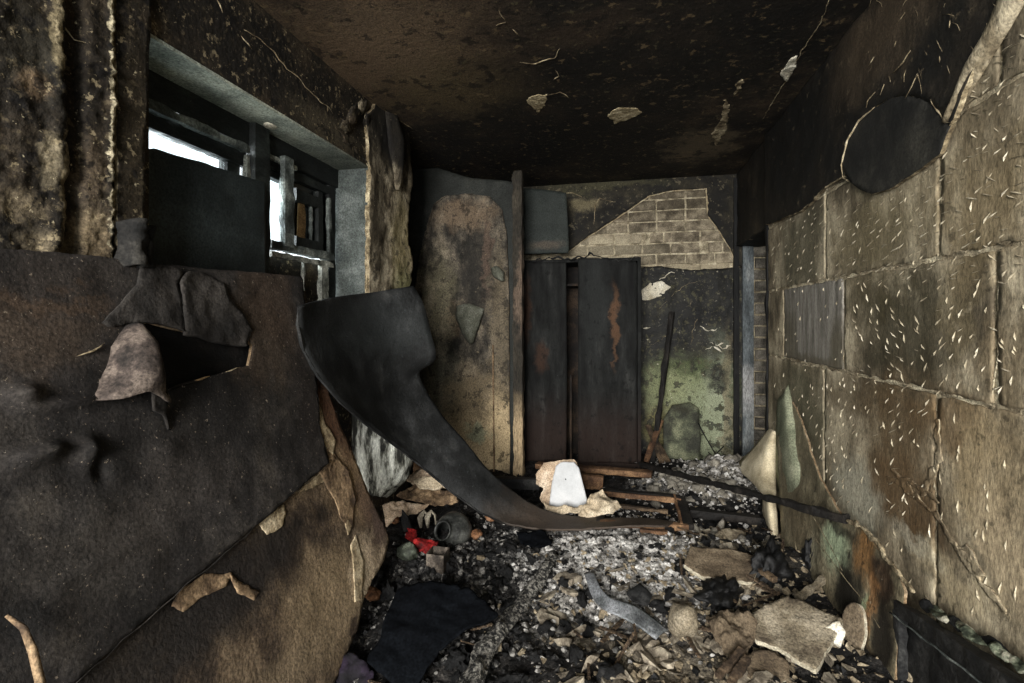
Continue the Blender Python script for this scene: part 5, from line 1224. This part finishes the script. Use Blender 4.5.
pr = [(0.001, -.105), (.05, -.098), (.085, -.07), (.108, -.02), (.112, .02), (.098, .06), (.072, .088), (.052, .10), (.048, .118), (.054, .126), (.056, .13), (.048, .13), (.044, .115), (.05, .10), (.07, .08), (.09, .05), (.10, .0), (.07, -.06), (.001, -.09)]
lathe('body', pr, 'sooty_glass_jug', jug, jl, ax)
mat('red_cloth', [(0.36, '3a0a0a'), (0.5, '7d1515'), (0.64, 'ab2a28')], scale=12, rough=0.8, bump=0.3)
crumple('red_cloth', flat_on(427, 545, (0, -0.8, .7), .06), [(414, 550), (416, 540), (428, 537), (437, 541), (438, 550), (426, 553)], 'red_cloth', 0.006, 0.05, 14, 'bright red cloth scrap beside the round jug', 'cloth', cell=0.006)
crumple('red_cloth', flat_on(413, 535, (-.1, -0.8, .7), .06), [(406, 538), (408, 529), (418, 530), (420, 538), (413, 542)], 'red_cloth', 0.006, 0.04, 14, 'smaller dark red scrap behind the bright red cloth', 'cloth', cell=0.006)
mat('shell_cream', [(0.3, '4b453b'), (0.5, '7d7668'), (0.7, 'aaa391')], scale=14, rough=0.7, bump=0.4)
for i, dx in enumerate((0, 7)):
    c_ = [atY(421 + dx, 528, 2.82), atY(420 + dx, 518, 2.84), atY(424 + dx, 511, 2.86), atY(428 + dx, 515, 2.86), atY(429 + dx, 525, 2.84)]
    tag(tube('curved_sherd', [c_[0], c_[0].lerp(c_[1], .5), c_[1], c_[1].lerp(c_[2], .5), c_[2], c_[3], c_[4]], [.01, .018, .02, .02, .018, .012, .006], 'shell_cream', 8, amp=.4, flat=.5), ('pale curved sherd standing behind the round jug', 'second curved sherd tight against the round jug')[i], 'sherd', 'curved sherds by the jug')
mat('bottle_green', [(0.36, '262923'), (0.5, '464b40'), (0.64, '7b8172')], scale=18, rough=0.5, bump=0.6)
me = lump_mesh('crushed_can', 0.055, 8, 3, 0.35, 2, (1, .8, .85)); me.materials.append(MATS['bottle_green'])
place('crushed_can', me, gz(408, 552, .05), 1, (.2, 0, 0), 'crushed greenish can in front of the red cloth', 'can')
tb = tag(empty('small_tin_box', gz(437, 566, .0)), 'small open square tin below the round jug', 'tin')
mat('tin_rust', [(0.36, '211d1a'), (0.5, '433c35'), (0.64, '6d645a')], scale=16, rough=0.6, bump=0.3)
tc = gz(438, 566, .0)
for (dx, dy, sx, sy) in ((-.045, 0, .004, .09), (.045, 0, .004, .09), (0, -.045, .09, .004), (0, .045, .09, .004)):
    box('side', (tc.x + dx - sx / 2, tc.y + dy - sy / 2, tc.z - .02), (tc.x + dx + sx / 2, tc.y + dy + sy / 2, tc.z + .08), 'tin_rust', tb)
box('bottom', (tc.x - .045, tc.y - .045, tc.z - .02), (tc.x + .045, tc.y + .045, tc.z - .016), 'char_black', tb)
tb.rotation_euler = (0, 0, 0)
mat('rust_orange', [(0.36, '3a261a'), (0.5, '69482f'), (0.64, '97745a')], scale=14, rough=0.85, bump=0.5)
for (x, y, sz, l) in ((490, 517, .035, 'tan scorched lump near the foot of the bent black sheet'), (476, 534, .035, 'pinkish brown lump beside the round jug'), (372, 594, .035, 'orange-brown lump at the edge of the hardboard'), (395, 520, .03, 'brown lump below the folded cardboard')):
    me = lump_mesh('scorched_lump', sz, x, 3, 0.4, 1.6, (1, .8, .8)); me.materials.append(MATS['rust_orange'])
    place('scorched_lump', me, gz(x, y, .04), 1, (.3, .2, 0), l, 'lump', 'orange-brown scorched lumps')
tag(plate('metal_flake', Plane(atY(403, 528, 2.85), (-.3, -1, .2)), [(402, 510), (408, 516), (412, 530), (404, 532), (401, 522)], 'char_bag', 0.006, 0.008, 0.003, rough(0.008, 9)), 'dark upright flake behind the smaller red scrap', 'flake')
# folded cardboard and papers
for i, (outl, Y, n, m, l) in enumerate((([(402, 478), (420, 471), (438, 470), (452, 480), (458, 492), (440, 488), (416, 486)], 3.15, (0, -.7, .7), 'cardboard', 'folded pale cardboard on top of the pile behind the bent sheet'),
        ([(395, 494), (410, 484), (432, 484), (455, 492), (458, 502), (436, 506), (408, 502)], 3.05, (0, -.6, .8), 'paper_brown', 'scorched brown paper in the pile behind the bent sheet'),
        ([(382, 506), (402, 502), (430, 506), (420, 512), (398, 518), (386, 526)], 2.95, (0.1, -.6, .8), 'cardboard', 'pale cardboard lowest in the pile behind the bent sheet'),
        ([(412, 480), (428, 477), (446, 482), (440, 490), (420, 490)], 3.10, (0, -.7, .7), 'cloth_cream', 'cream paper fold inside the pile behind the bent sheet'))):
    crumple('folded_cardboard', Plane(atY(outl[0][0], outl[0][1], Y), n), outl, m, 0.008, 0.04, 7, l, 'cardboard', group='cardboard pile')
tag(beam('brown_board', atY(414, 470, 3.5), atY(450, 474, 3.5), 0.04, 0.24, 'raw_wood', None, 0.004), 'brown board upright behind the folded cardboard', 'board')
